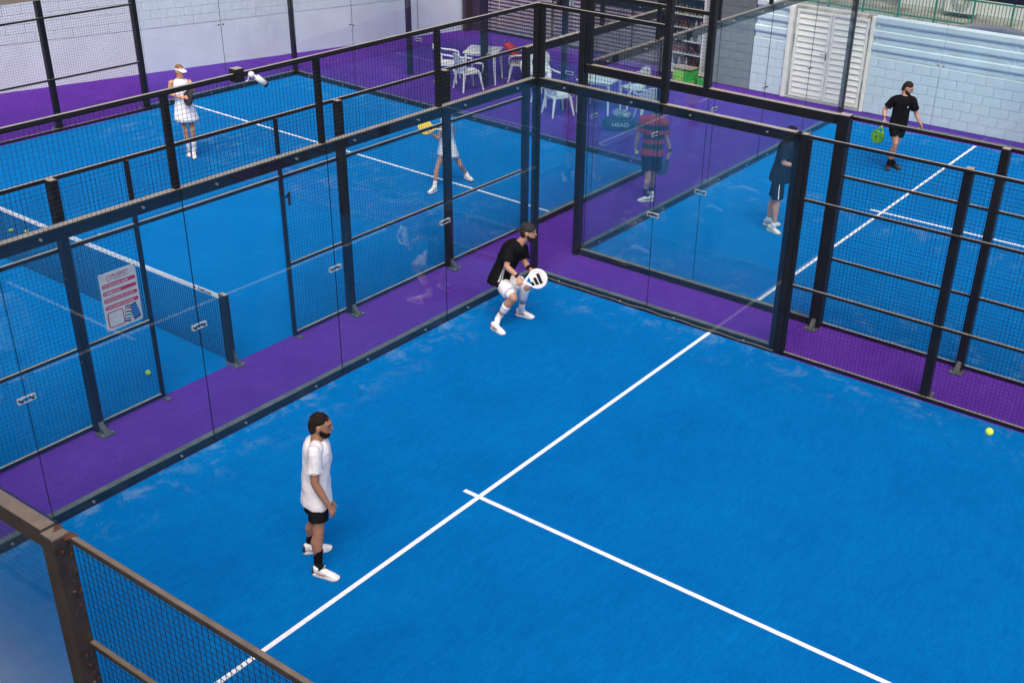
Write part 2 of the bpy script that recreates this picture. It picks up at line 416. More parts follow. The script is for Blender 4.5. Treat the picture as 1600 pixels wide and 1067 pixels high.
_m = MB(); _m.cyl((0, -0.012, 0), (0, 0.012, 0), 0.013, 8)
BOLT = _m.mesh('bolt', MT['bolt'])
class Wall:
    """local x runs along the wall, the court lies on -y * s, steel frame stands on +y * s (outside)"""
    def __init__(w, name, p0, p1, side, label, cat, steel='steel'):
        p0, p1 = Vector(p0), Vector(p1); d = p1 - p0
        w.rz = math.atan2(d.y, d.x); w.L = d.length
        w.s = side                     # +1: outward is left of p0->p1
        w.e = empty(name, (p0.x, p0.y, 0), w.rz, label, cat)
        w.m = MT[steel]
    def Y(w, a, b): return (min(a * w.s, b * w.s), max(a * w.s, b * w.s))
    def bar(w, name, x0, x1, ya, yb, z0, z1, m=None, c=0.004):
        mb = MB(); y0, y1 = w.Y(ya, yb)
        mb.bbox(x0, x1, y0, y1, z0, z1, c)
        return mb.build(name, m or w.m, w.e)
    def pane(w, x0, x1, z1=2.995, z0=0.02):
        mb = MB()
        mb.box(x0 + 0.003, x1 - 0.003, -0.005, 0.005, z0, z1, mis=[1, 1, 0, 1, 0, 1])
        return mb.build('glass_pane', [MT['glass'], MT['glass_edge']], w.e)
    def clip(w, pane, x, z=1.475):
        """two-panel connector: open rectangular frame with two bolts, both faces"""
        mb = MB()
        for sgn in (-1, 1):
            y0, y1 = sorted((sgn * 0.006, sgn * 0.014))
            W_, H_ = 0.09, 0.025
            mb.box(x - W_, x + W_, y0, y1, z + H_, z + H_ + 0.0035)
            mb.box(x - W_, x + W_, y0, y1, z - H_ - 0.0035, z - H_)
            mb.box(x - W_, x - W_ + 0.0035, y0, y1, z - H_, z + H_)
            mb.box(x + W_ - 0.0035, x + W_, y0, y1, z - H_, z + H_)
            for dx in (-0.055, 0.055): mb.cyl((x + dx, 0, z), (x + dx, sgn * 0.022, z), 0.014, 8, 1)
        return mb.build('bracket', [MT['clip'], MT['steel']], pane)
    def glass_run(w, xs, post_at=(), z=3.0, trim=False):
        a, b = xs[0], xs[-1]
        w.bar('base_beam', a, b, 0.012, 0.10, 0.006, 0.10, MT['steel_base'])
        w.bar('top_beam', a, b, 0.012, 0.11, z - 0.125, z)
        prev = None
        for x0, x1 in zip(xs, xs[1:]):
            p = w.pane(x0, x1)
            if prev is not None: w.clip(p, x0)
            prev = p
            for xx in (x0 + 0.45, x1 - 0.45):
                for zz in (z - 0.06, 0.05):
                    o = link(bpy.data.objects.new('bolt', BOLT), p); o.location = (xx, 0, zz)
        if trim:
            mb = MB()
            n = 40
            pts = [(a + (b - a) * k / n, -0.018 * w.s - 0.004 * math.sin(k * 0.9), 0.045 + 0.014 * math.sin(k * 0.55) ** 2) for k in range(n + 1)]
            mb.tube(pts, 0.0045, 6)
            mb.build('edge_trim', MT['trim'], w.e)
    def high_mesh(w, x0, x1, posts, z0=3.0, z1=4.0):
        w.bar('top_rail', x0, x1, 0.03, 0.075, z1 - 0.05, z1)
        for x in posts: w.bar('post', x - 0.03, x + 0.03, 0.032, 0.1, z0 + 0.001, z1 - 0.052)
        me = wires(x0, x1, z0, z1 - 0.02, 0.02 * w.s)
        tag(link(bpy.data.objects.new('wire_mesh', me), w.e), kind='stuff')
    def post(w, x, wd=0.052, ya=0.03, yb=0.14, z1=3.0, foot=True, fs=1):
        p = w.bar('post', x - wd, x + wd, ya, yb, 0.006, z1, c=0.006)
        if foot:
            mb = MB(); y0, y1 = w.Y(yb - 0.02, yb + 0.14)
            mb.box(x - 0.085, x + 0.085, y0, y1, 0.006, 0.016)
            for dx in (-0.06, 0.06): mb.cyl((x + dx, w.s * (yb + 0.11), 0.016), (x + dx, w.s * (yb + 0.11), 0.034), 0.012, 6, 1)
            # gusset
            g0 = w.s * yb; g1 = w.s * (yb + 0.10)
            vs = [(x - 0.03, g0, 0.016), (x - 0.03, g1, 0.016), (x - 0.03, g0, 0.14), (x + 0.03, g0, 0.016), (x + 0.03, g1, 0.016), (x + 0.03, g0, 0.14)]
            mb.raw(vs, [(0, 1, 2), (3, 5, 4), (0, 3, 4, 1), (1, 4, 5, 2), (0, 2, 5, 3)])
            mb.build('base_plate', [MT['plate'], MT['bolt']], p)
        yc = w.s * (ya + yb) / 2
        key = ('tie', wd, w.m.name)
        if key not in MT:
            mb = MB(); mb.cyl((-wd - 0.018, 0, 0), (wd + 0.018, 0, 0), 0.011, 6); MT[key] = mb.mesh('bolt', w.m)
        for zz in (0.9, 1.9, 2.6):
            if zz < z1:
                o = link(bpy.data.objects.new('bolt', MT[key]), p); o.location = (x, yc, zz)
        return p
    def mesh_run(w, x0, x1, posts, rails=(1.02, 2.19), z1=3.0, top=True, bottom=True, thin=(), wz=None):
        ry = (0.012, 0.05)
        if bottom: w.bar('bottom_rail', x0, x1, *ry, 0.02, 0.06)
        if top: w.bar('top_rail', x0, x1, *ry, z1 - 0.04, z1)
        for z in rails: w.bar('rail', x0, x1, *ry, z - 0.018, z + 0.018)
        me = wires(x0, x1, 0.04, wz or z1 - 0.01, 0.0)
        tag(link(bpy.data.objects.new('wire_mesh', me), w.e), kind='stuff')
        for x in posts: w.post(x)
        for x in thin: w.bar('thin_post', x - 0.02, x + 0.02, 0.012, 0.052, 0.006, z1 - 0.042)

# --- near court, back wall (behind the two players)
w = Wall('glass_back_wall', (0, 0), (10, 0), -1, 'long glass back wall of the near court with dark mesh band above it', 'glass wall')
w.glass_run([0, 2, 4, 6, 8, 10])
w.high_mesh(-0.02, 10, [2, 4, 6, 8, 9.97])
w.bar('corner_post', -0.11, -0.012, 0.012, 0.10, 0.006, 4.0, c=0.006)
w.bar('corner_post', 9.90, 9.98, 0.112, 0.19, 0.006, 4.0, c=0.006)
# --- near court, right side (between near and right court)
w = Wall('court_side_wall', (0, 0), (0, 14), 1, 'side wall of the near court, two glass panes then tall black mesh panels', 'court fence')
w.glass_run([0.012, 2, 4], trim=True)
w.high_mesh(0.0, 2.0, [0.03])
w.bar('post', 1.965, 2.055, 0.03, 0.115, 3.001, 6.2)
w.post(4.0, wd=0.085, ya=0.012, yb=0.12, foot=False)
w.bar('mesh_frame_post', 4.09, 4.14, 0.012, 0.06, 0.006, 2.955)
w.mesh_run(4.09, 14, [6.05, 8.05, 10.05, 12.05])
# --- near court, left side beside the camera
w = Wall('court_side_wall', (10, 0), (10, 14), -1, 'rusty brown side wall at the bottom left corner, nearest the camera', 'court fence', 'steel_near')
w.glass_run([0.012, 2, 4.02])
w.post(4.10, wd=0.065, ya=0.012, yb=0.13, foot=False)
w.mesh_run(4.17, 14, [6.20, 8.2, 10.2, 12.2], wz=2.965)
mb = MB()
rr = random.Random(3)
for k in range(38):
    z = 2.93 - 1.6 * rr.random() ** 1.3
    s_ = 0.002 + 0.004 * rr.random()
    y = 4.166 + rr.random() * 0.02; x = 0.03 + rr.random() * 0.06
    mb.box(y - s_, y + s_, -x - s_, -x + s_, z - s_ * 1.6, z + s_ * 1.6)
for k in range(14):
    y = 4.02 + rr.random() * 0.2; s_ = 0.004 + 0.008 * rr.random()
    mb.box(y - s_, y + s_, -0.07 + rr.random() * 0.05 - s_, -0.03 + rr.random() * 0.02 + s_, 2.99, 3.001 + rr.random() * 0.004)
mb.build('rust_scab', MT['rust'], w.e)

# --- left court: side fence facing the near court, with the door opening
c1a = Wall('mesh_side_fence', (14, -1.33), (-1.4, -1.33), -1, 'black mesh fence with open doorway between the purple strip and the left court', 'court fence')
w = c1a
X = lambda x: 14 - x
for (a, b) in ((X(14), X(5.70)), (X(3.62), X(-1.36))):
    w.bar('bottom_rail', a, b, 0.012, 0.05, 0.02, 0.06)
    w.bar('rail', a, b, 0.012, 0.05, 1.012, 1.048)
    tag(link(bpy.data.objects.new('wire_mesh', wires(a, b, 0.04, 2.2, 0.0)), w.e), kind='stuff')
w.bar('rail', X(14), X(-1.36), 0.012, 0.05, 2.19, 2.235)
w.bar('top_rail', X(14), X(-1.36), 0.012, 0.05, 2.96, 3.0)
tag(link(bpy.data.objects.new('wire_mesh', wires(X(14), X(-1.36), 2.2, 2.99, 0.0)), w.e), kind='stuff')
for x in (12.6, 10.6, 8.6, 6.64, 2.62, 0.53):
    w.post(X(x), wd=0.045, ya=0.05, yb=0.16)
for x in (5.71, 3.60):
    p = w.bar('door_post', X(x) - 0.022, X(x) + 0.022, 0.01, 0.056, 0.006, 2.958)
    mb = MB(); xx = X(x); mb.box(xx - 0.03, xx + 0.03, -0.17, -0.05, 0.006, 0.014); mb.cyl((xx, -0.13, 0.014), (xx, -0.13, 0.03), 0.012, 6, 1)
    mb.build('base_plate', [MT['plate'], MT['bolt']], p)
# --- left court, glass part of the same side
w = Wall('glass_side_wall', (-1.4, -1.33), (-5.5, -1.33), -1, 'two glass panes closing the right end of the left court', 'glass wall')
w.glass_run([0.05, 2.05, 4.09])
w.post(0.0, wd=0.045, ya=0.012, yb=0.12, foot=False)
w.post(4.14, wd=0.045, ya=0.012, yb=0.12, z1=4.0, foot=False)
w.high_mesh(2.05, 4.1, [2.08])
# --- left court, end wall
w = Wall('glass_back_wall', (-5.5, -1.33), (-5.86, -11.5), -1, 'glass end wall of the left court in front of the tables', 'glass wall')
w.glass_run([0.02, 2.03, 4.07, 6.1, 8.14, 10.17])
w.high_mesh(0, 10.17, [0.03, 2.03, 4.07, 6.1, 8.14, 10.14])
# --- left court, far side
w = Wall('court_side_wall', (-5.86, -11.5), (14, -11.82), -1, 'far side of the left court, glass then mesh, along the long white wall', 'court fence')
w.glass_run([0.012, 2.02, 4.03])
w.post(-0.04, wd=0.045, ya=0.012, yb=0.12, z1=4.0, foot=False)
w.post(4.09, wd=0.05, ya=0.012, yb=0.13, foot=True)
w.high_mesh(0, 2.0, [0.03, 2.0])
w.mesh_run(4.14, 19.8, [6.12, 8.12, 10.12, 12.12, 14.12])
# --- right court
w = Wall('court_side_wall', (-1.22, 0.05), (-1.22, 14), 1, 'side wall of the right court, glass then mesh, across the purple strip', 'court fence')
w.s = -1      # steel stands on the purple strip
w.glass_run([0.0, 2.0, 4.0])
w.high_mesh(0, 2.0, [0.05])
w.bar('post', -0.11, -0.012, 0.012, 0.15, 0.006, 6.2, c=0.006)
w.bar('post', 1.955, 2.045, 0.03, 0.115, 3.001, 6.2)
w.post(4.04, wd=0.08, ya=0.012, yb=0.16, z1=3.02)
w.mesh_run(4.1, 14, [6.1, 8.1, 10.1, 12.1])
w = Wall('glass_back_wall', (-1.22, 0.05), (-11.22, 0.05), 1, 'glass back wall of the right court with mesh band above', 'glass wall')
w.glass_run([0.012, 2.0, 4.0, 6.0, 8.0, 10.0])
w.high_mesh(0, 10, [2, 4, 6, 8, 9.97])
w = Wall('court_side_wall', (-11.3, 0.05), (-11.3, 14), 1, 'far side of the right court in front of the white block wall', 'court fence')
w.glass_run([0.0, 2.0, 4.0])
w.high_mesh(0, 2.0, [0.05, 2.0])
w.post(-0.06, wd=0.05, ya=-0.02, yb=0.10, z1=4.0, foot=False)
w.post(4.05, wd=0.05, ya=0.012, yb=0.13, foot=False)
w.mesh_run(4.1, 14, [6.1, 8.1])

# ------------------------------------------------------------------ net of the left court and of the near court
def net(name, a, b, label, letter=False):
    a, b = Vector(a), Vector(b); d = b - a; L = d.length
    e = empty(name, (a.x, a.y, 0), math.atan2(d.y, d.x), label, 'net')
    for x in (0.0, L):
        mb = MB(); sg = 1 if x == 0 else -1
        mb.bbox(x - 0.06, x + 0.06, -0.035, 0.035, 0.006, 0.96, 0.006)
        p = mb.build('post', MT['steel'], e)
        mb = MB(); mb.box(x - 0.20 * sg if sg > 0 else x - 0.06, x + 0.06 if sg > 0 else x + 0.2, -0.07, 0.07, 0.006, 0.016)
        xo = x - 0.06 * sg
        mb.raw([(xo, -0.004, 0.016), (xo - 0.12 * sg, -0.004, 0.016), (xo, -0.004, 0.2), (xo, 0.004, 0.016), (xo - 0.12 * sg, 0.004, 0.016), (xo, 0.004, 0.2)], [(0, 1, 2), (3, 5, 4), (0, 3, 4, 1), (1, 4, 5, 2), (0, 2, 5, 3)])
        for dy in (-0.05, 0.05): mb.cyl((x - 0.16 * sg, dy, 0.016), (x - 0.16 * sg, dy, 0.035), 0.012, 6, 1)
        mb.build('base_plate', [MT['plate'], MT['bolt']], p)
    top = lambda x: 0.93 - 0.045 * math.sin(math.pi * x / L)
    mb = MB(); n = 24
    for k in range(n):
        x0, x1 = 0.06 + (L - 0.12) * k / n, 0.06 + (L - 0.12) * (k + 1) / n
        vs = [(x0, -0.007, top(x0) - 0.055), (x1, -0.007, top(x1) - 0.055), (x1, 0.007, top(x1) - 0.055), (x0, 0.007, top(x0) - 0.055),
              (x0, -0.007, top(x0)), (x1, -0.007, top(x1)), (x1, 0.007, top(x1)), (x0, 0.007, top(x0))]
        mb.raw(vs, [(0, 3, 2, 1), (4, 5, 6, 7), (0, 1, 5, 4), (1, 2, 6, 5), (2, 3, 7, 6), (3, 0, 4, 7)])
    tape = mb.build('top_tape', MT['line'], e)
    mb = MB(); t = 0.003
    nx = int((L - 0.12) / 0.045)
    for k in range(nx + 1):
        x = 0.06 + (L - 0.12) * k / nx
        mb.raw([(x - t, 0, 0.05), (x + t, 0, 0.05), (x, t * 2, 0.05), (x - t, 0, top(x) - 0.05), (x + t, 0, top(x) - 0.05), (x, t * 2, top(x) - 0.05)], [(0, 1, 4, 3), (1, 2, 5, 4), (2, 0, 3, 5)])
    for j in range(20):
        f = j / 19
        mb.tube([(0.06 + (L - 0.12) * k / 16, 0, 0.05 + f * (top(0.06 + (L - 0.12) * k / 16) - 0.10)) for k in range(17)], 0.003 if j else 0.006, 3)
    o = mb.build('netting', MT['wire'], e); o['kind'] = 'stuff'
    return e, tape, L, top
e, tape, L, top = net('tennis_net', (4.62, -1.36), (4.5, -11.55), 'black net with white top tape across the left court')
for x in (0.36, 5.6):
    # the net is seen from its +X side: local +y
    z = top(x) - 0.027
    mb = MB(); mb.lathe([(0.020, 0), (0.020, 0.002)], n=16)
    lg = mb.build('logo', mat('net_logo_black', (0.01, 0.01, 0.012)), tape)
    lg.rotation_euler = (R(-90), 0, 0)
    t_ = text_mesh('PadelCourts', 0.05, 0.0012, MT['net_txt'] if 'net_txt' in MT else MT.setdefault('net_txt', mat('net_lettering', (0.03, 0.03, 0.04))), 'lettering', tape, (x + 0.0, 0.0085, z), (R(90), 0, R(180)), bold=True)
    lg.location = (x + 0.20, 0.0075, z)
net('tennis_net', (0.0, 10.0), (10.0, 10.0), 'black net of the near court beyond the lower edge of the photo')
# ------------------------------------------------------------------ long white wall on the left
def copy_obj(o, parent, loc=None, rz=None):
    c = o.copy(); COL.objects.link(c); c.parent = parent
    if loc is not None: c.location = loc
    if rz is not None: c.rotation_euler = (0, 0, rz)
    return c
def block_mesh(L, H, D, m, c=0.005, name='block'):
    mb = MB(); mb.bbox(0, L, 0, D, 0, H, c); return mb.mesh(name, m)
a = Vector((-12.60, -11.765, 0)); b = Vector((11.5, -18.19, 0))
d = b - a
lw = empty('white_boundary_wall', a, math.atan2(d.y, d.x), 'long white painted block wall with smooth rendered lower part, left background', 'wall')
# local x from the dark building towards the left, -y is behind the wall
L = d.length
mb = MB(); mb.box(0, L, -0.2, -0.028, 0, 2.62); mb.build('wall_core', MT['joint'], lw)
mb = MB()
n = 120; rr = random.Random(5)
low = []
for k in range(n + 1):
    x = L * k / n
    low.append((x, 0.004 * math.sin(x * 1.3) + 0.003 * rr.random()))
zs = [0.0, 0.12, 0.3, 0.5, 0.72, 0.9, 1.0]
vs = []
for zi, z in enumerate(zs):
    for (x, o_) in low: vs.append((x, o_ + rr.random() * 0.003, z + (0.012 * (rr.random() - 0.5) if zi in (0, 6) else 0)))
m_ = n + 1
fs = [(j * m_ + k, j * m_ + k + 1, (j + 1) * m_ + k + 1, (j + 1) * m_ + k) for j in range(len(zs) - 1) for k in range(n)]
for (x, o_) in low: vs.append((x, -0.03, 1.0))
q = len(zs) * m_
fs += [((len(zs) - 1) * m_ + k, (len(zs) - 1) * m_ + k + 1, q + k + 1, q + k) for k in range(n)]
mb.raw(vs, fs); mb.build('rendered_base', MT['whitewall2'], lw, smooth=False)
bm_ = block_mesh(0.394, 0.194, 0.028, MT['whitewall'])
cnt = 0
for j in range(8):
    for k in range(int(L / 0.4)):
        x = k * 0.4 + (0.2 if j % 2 else 0)
        if x + 0.4 > L or x > 15.5 and j > 4: continue
        if j > 5: continue
        if cnt >= 296: continue
        o = bpy.data.objects.new('block', bm_); link(o, lw)
        o.location = (x, -0.028 + rr.uniform(-0.0015, 0.0015), 1.012 + j * 0.2); cnt += 1
mb = MB()
for j in range(5, 8):
    for k in range(int(L / 0.4)):
        x = k * 0.4 + (0.2 if j % 2 else 0); mb.box(x, x + 0.394, -0.028, 0, 1.012 + j * 0.2, 1.012 + j * 0.2 + 0.194)
for j in range(0, 5):
    for k in range(int(L / 0.4)):
        x = k * 0.4 + (0.2 if j % 2 else 0)
        if x + 0.4 <= L and x > 15.5 : mb.box(x, x + 0.394, -0.028, 0.0, 1.012 + j * 0.2, 1.012 + j * 0.2 + 0.194)
# tidy: remove the individually built ones that would clash
for o in list(lw.children):
    if o.name.startswith('block') and (o.location.x > 15.5 or o.location.z > 1.012 + 4.5 * 0.2): bpy.data.objects.remove(o)
mb.build('upper_blocks', MT['whitewall'], lw)['kind'] = 'stuff'

# ------------------------------------------------------------------ right hand white block wall with precast bands
def block_wall(root, y0, y1, rows, m, x=0.0, cap=300, depth=0.04):
    """root local: wall runs along y, face at x looking +x"""
    c = 0
    for j in range(rows):
        yy = y0 - (0.2 if j % 2 else 0.0)
        while yy < y1 - 0.02:
            s_, e_ = max(yy, y0) + 0.003, min(yy + 0.4, y1) - 0.003
            if e_ - s_ > 0.04:
                Lk = round(e_ - s_, 3)
                key = ('blk', Lk, m.name)
                if key not in MT:
                    q = MB(); q.bbox(-depth, 0, 0, Lk, 0, 0.1995, 0.004); MT[key] = q.mesh('block', m)
                o = bpy.data.objects.new('block', MT[key]); link(o, root)
                o.location = (x + rr.uniform(-0.0015, 0.0015), s_, 0.012 + j * 0.206); c += 1
            yy += 0.4
    return c
XW = -12.06
rw = empty('white_block_wall', (XW, 0, 0), 0, 'white painted block wall topped by three moulded bands, right of the double gate', 'wall')
mb = MB(); mb.box(-0.2, -0.036, 0.22, 12, 0, 1.26); mb.build('wall_core', MT['joint'], rw)
block_wall(rw, 0.22, 9.0, 6, MT['palewall'])
mb = MB(); mb.bbox(-0.10, 0.03, 0.14, 0.216, 0, 2.1, 0.01); mb.build('end_post', MT['gate'], rw)
def bands(root, y0, y1, zb=1.262, nb=3):
    mb = MB(); mb.box(-0.16, -0.06, y0, y1, zb, zb + 0.86); mb.build('band_backing', MT['palewall'], root)
    hb = 0.86 / nb
    for k in range(nb):
        z = zb + k * hb
        # sloping moulded band: bulges out, thin shadow gap below
        y = y0
        while y < y1 - 0.02:
            ye = min(y + 1.5, y1)
            mb = MB()
            prof = [(-0.058, z + 0.10), (-0.012, z + 0.125), (0.004, z + 0.16), (0.004, z + hb - 0.03), (-0.02, z + hb - 0.006), (-0.058, z + hb - 0.004)]
            n = len(prof)
            vs = [(p[0], y + 0.002, p[1]) for p in prof] + [(p[0], ye - 0.002, p[1]) for p in prof]
            mb.raw(vs, [tuple(range(n)), tuple(range(2 * n - 1, n - 1, -1))] + [(i, n + i, n + (i + 1) % n, (i + 1) % n) for i in range(n)])
            mb.build('band', MT['palewall'], root)
            mb = MB()
            mb.box(-0.058, -0.028, y + 0.05, y + 0.11, z + 0.0, z + 0.099)
            mb.box(-0.058, -0.042, y + 0.17, ye - 0.06, z + 0.012, z + 0.088)
            mb.build('band_rib', MT['palewall'], root)
            y = ye
bands(rw, 0.22, 9.0)
# left of the gate
lw2 = empty('white_block_wall', (XW, 0, 0), 0, 'short white block wall section between the grey wall and the double gate', 'wall')
mb = MB(); mb.box(-0.2, -0.036, -2.66, -1.84, 0, 1.26); mb.build('wall_core', MT['joint'], lw2)
block_wall(lw2, -2.66, -1.84, 6, MT['palewall'])
bands(lw2, -2.66, -1.84, nb=3)
mb = MB(); mb.bbox(-0.10, 0.05, -1.82, -1.72, 0, 2.08, 0.01); mb.build('end_post', MT['gate'], lw2)
gw = empty('grey_block_wall', (XW, 0, 0), 0, 'dull grey painted block wall between the drinks fridge and the white wall', 'wall')
mb = MB(); mb.box(-0.2, -0.036, -3.86, -2.68, 0, 2.6); mb.build('wall_core', MT['greywall'], gw)
block_wall(gw, -3.86, -2.68, 12, MT['greywall'])

# ------------------------------------------------------------------ double gate
gt = empty('double_gate', (XW - 0.02, 0, 0), 0, 'cream white louvred double gate with lever handle in the white wall', 'gate')
slat_me = {}
for (y0, y1, handed) in ((-1.64, -0.79, 1), (-0.77, 0.09, -1)):
    mb = MB()
    mb.bbox(-0.02, 0.02, y0, y0 + 0.06, 0.06, 2.02); mb.bbox(-0.02, 0.02, y1 - 0.06, y1, 0.06, 2.02)
    mb.bbox(-0.02, 0.02, y0 + 0.061, y1 - 0.061, 0.06, 0.12); mb.bbox(-0.02, 0.02, y0 + 0.061, y1 - 0.061, 1.96, 2.02)
    mb.box(-0.03, -0.022, y0, y1, 0.06, 2.02)
    leaf = mb.build('gate_leaf', MT['gate'], gt)
    W_ = y1 - y0 - 0.124
    key = round(W_, 3)
    if key not in slat_me:
        q = MB(); q.raw([(-0.018, 0, 0), (0.016, 0, 0.02), (0.016, 0, 0.028), (-0.018, 0, 0.128), (-0.018, W_, 0), (0.016, W_, 0.02), (0.016, W_, 0.028), (-0.018, W_, 0.128)],
                        [(0, 1, 2, 3), (7, 6, 5, 4), (0, 4, 5, 1), (1, 5, 6, 2), (2, 6, 7, 3), (3, 7, 4, 0)])
        slat_me[key] = q.mesh('slat', MT['gate'])
    for k in range(14):
        o = link(bpy.data.objects.new('slat', slat_me[key]), leaf); o.location = (0, y0 + 0.062, 0.124 + k * 0.1305)
    for z in (0.35, 1.75):
        mb = MB(); yy = y0 - 0.02 if handed > 0 else y1 + 0.02
        mb.cyl((0.02, yy, z - 0.05), (0.02, yy, z + 0.05), 0.018, 8); mb.build('hinge', MT['bolt'], leaf)
    if handed > 0:
        mb = MB(); mb.box(0.02, 0.026, y1 - 0.05, y1 - 0.015, 0.98, 1.16); mb.tube([(0.026, y1 - 0.032, 1.11), (0.065, y1 - 0.032, 1.11), (0.068, y1 - 0.15, 1.115)], 0.009, 6)
        mb.build('handle', MT['steel'], leaf)
        mb = MB(); mb.cyl((0.02, y1 - 0.02, 0.12), (0.045, y1 - 0.02, 0.12), 0.015, 8); mb.build('drop_bolt', MT['bolt'], leaf)
tag(poly_sheet('gate_threshold', [(-12.3, -1.7), (-12.02, -1.7), (-12.02, 0.12), (-12.3, 0.12)], 0.035, MT['concrete'], thick=0.03), kind='structure')

# ------------------------------------------------------------------ dark slatted kiosk wall and terrace posts with an added roof
ks = empty('slatted_kiosk_wall', (-12.62, 0, 0), 0, 'dark louvred wall of horizontal slats behind the white tables', 'wall')
mb = MB(); mb.box(-0.3, -0.05, -11.66, -3.87, 0, 3.3); mb.build('wall_core', MT['darkwall'], ks)
q = MB(); q.raw([(-0.05, 0, 0), (0.0, 0, 0.002), (0.0, 0, 0.016), (-0.04, 0, 0.075), (-0.05, 0, 0.075)] + [(-0.05, 2.48, 0), (0.0, 2.48, 0.002), (0.0, 2.48, 0.016), (-0.04, 2.48, 0.075), (-0.05, 2.48, 0.075)],
             [(0, 1, 2, 3, 4), (9, 8, 7, 6, 5)] + [(i, 5 + i, 5 + (i + 1) % 5, (i + 1) % 5) for i in range(5)])
sm = q.mesh('slat', MT['slat'])
for j in range(26):
    for y in (-11.40, -8.88, -6.36):
        o = link(bpy.data.objects.new('slat', sm), ks); o.location = (0, y, 0.08 + j * 0.1)
for y in (-11.53, -8.90, -6.38):
    mb = MB(); mb.bbox(-0.05, 0.05, y - 0.09 if y < -11 else y - 0.0, y + 0.12 if y < -11 else y + 0.018, 0, 3.3); mb.build('column', MT['brown'], ks)
mb = MB(); mb.bbox(-0.05, 0.35, -11.74, -11.625, 0, 3.3); mb.build('end_column', MT['brown'], ks)

rf = empty('posts_with_added_roof', (0, 0, 0), 0, 'dark posts under an unseen flat canopy added to shade the white tables', 'canopy')
for (x, y) in ((-7.72, -9.56), (-7.78, -5.06), (-8.05, -7.52)):
    mb = MB(); wd = 0.055 if y != -7.52 else 0.07
    mb.bbox(x - wd, x + wd, y - wd, y + wd, 0, 3.2, 0.008); mb.build('post', MT['steel'], rf)
mb = MB(); mb.bbox(-9.6, -7.4, -11.3, -4.2, 3.201, 3.32); mb.build('roof', MT['slat'], rf)  # unseen roof added over the posts, its depth set by the shade wanted

# cords and small pendant fittings under the canopy
def cord(x, y, z0, z1, label, m):
    mb = MB(); mb.cyl((0, 0, 0), (0, 0, z1 - z0), 0.010, 6); o = mb.build('hanging_cord', m); o.location = (x, y, z0)
    tag(o, label, 'cord')
cord(-12.5, -10.62, 0.25, 3.2, 'thin pale cord hanging down the slatted wall left of the tables', mat('pale_yellow_cord', (0.5, 0.45, 0.2)))
e = empty('wall_lamp', (-8.9, -5.75, 2.0), 0, 'white dish lamp hanging from the canopy by a long pale cord', 'lamp')
mb = MB(); mb.lathe([(0.02, 0.10), (0.06, 0.08), (0.10, 0.02), (0.11, -0.03), (0.095, -0.03), (0.05, 0.04)], n=16); mb.build('shade', MT['plastic'], e, True)
mb = MB(); mb.cyl((0, 0, 0.09), (0, 0, 1.2), 0.008, 6); mb.tube([(-0.02, -0.05, -0.02), (-0.1, -0.1, -0.4), (-0.2, -0.12, -0.45)], 0.006, 5); mb.build('cable', MT['plastic'], e)
mb = MB(); mb.bbox(-0.09, 0.09, -0.30, -0.16, -0.06, 0.12, 0.01); mb.build('driver_box', MT['steel'], e)

# ------------------------------------------------------------------ drinks fridge
fr = empty('drinks_fridge', (-12.36, -5.14, 0.06), 0, 'tall lit drinks fridge full of bottles against the dark slatted wall', 'fridge')
FW, FH = 1.12, 1.92
fm = mat('white_fridge_enamel', (0.62, 0.65, 0.68), 0.3)
dk = mat('dark_fridge_inside', (0.05, 0.06, 0.07), 0.6)
mb = MB(); mb.box(-0.24, -0.20, 0, FW, 0, FH, 1); mb.box(-0.20, 0.24, 0.0, 0.05, 0, FH); mb.box(-0.20, 0.24, FW - 0.05, FW, 0, FH)
mb.box(-0.20, 0.24, 0.051, FW - 0.051, 0, 0.12); mb.box(-0.20, 0.24, 0.051, FW - 0.051, FH - 0.12, FH)
mb.build('cabinet', [fm, dk], fr)
shz = [0.14, 0.45, 0.76, 1.07, 1.38]
for z in shz:
    mb = MB(); mb.box(-0.18, 0.20, 0.055, FW - 0.055, z, z + 0.018); mb.build('shelf', fm, fr)
mb = MB(); mb.box(0.242, 0.25, 0.04, FW - 0.04, 0.10, FH - 0.08, mis=[1, 1, 1, 0, 1, 0])
mb.build('door', [MT['glass'], fm], fr)
mb = MB(); mb.cyl((0.27, FW - 0.08, 0.8), (0.27, FW - 0.08, 1.3), 0.012, 6); mb.build('handle', fm, fr)
qb = MB(); qb.lathe([(0.030, 0), (0.032, 0.01), (0.032, 0.13), (0.012, 0.18), (0.012, 0.21)], n=8)
bcols = [('red', (0.14, 0.02, 0.025)), ('dark', (0.03, 0.015, 0.02)), ('water', (0.35, 0.42, 0.5)), ('yellow', (0.32, 0.28, 0.05)), ('green', (0.05, 0.3, 0.1)), ('orange', (0.28, 0.10, 0.03))]
bmesh_ = {}
for nme, c_ in bcols: bmesh_[nme] = qb.mesh('bottle', mat(nme + '_bottle', c_, 0.25))
rows = [['dark', 'red', 'dark', 'water'], ['red', 'dark', 'dark', 'red'], ['water', 'dark', 'water', 'dark'], ['water', 'dark', 'dark', 'red'], ['yellow', 'red', 'green', 'orange']]
names = {'dark': 'dark cola bottle', 'red': 'red labelled bottle', 'water': 'clear water bottle', 'yellow': 'yellow juice bottle', 'green': 'green juice bottle', 'orange': 'orange juice bottle'}
lv = ['on the bottom shelf', 'on the second shelf up', 'on the middle shelf', 'on the fourth shelf up', 'on the top shelf']
for j, z in enumerate(shz):
    for k in range(10):
        kind = rows[j][(k * 7 + j) % 4] if k % 3 else rows[j][k % 4]
        o = bpy.data.objects.new('bottle', bmesh_[kind]); COL.objects.link(o)
        o.location = (-12.36 + 0.10, -5.14 + 0.11 + k * 0.1, 0.06 + z + 0.019)
        tag(o, '%s %s of the drinks fridge' % (names[kind], lv[j]), 'bottle', '%ss %s of the fridge' % (names[kind], lv[j]))
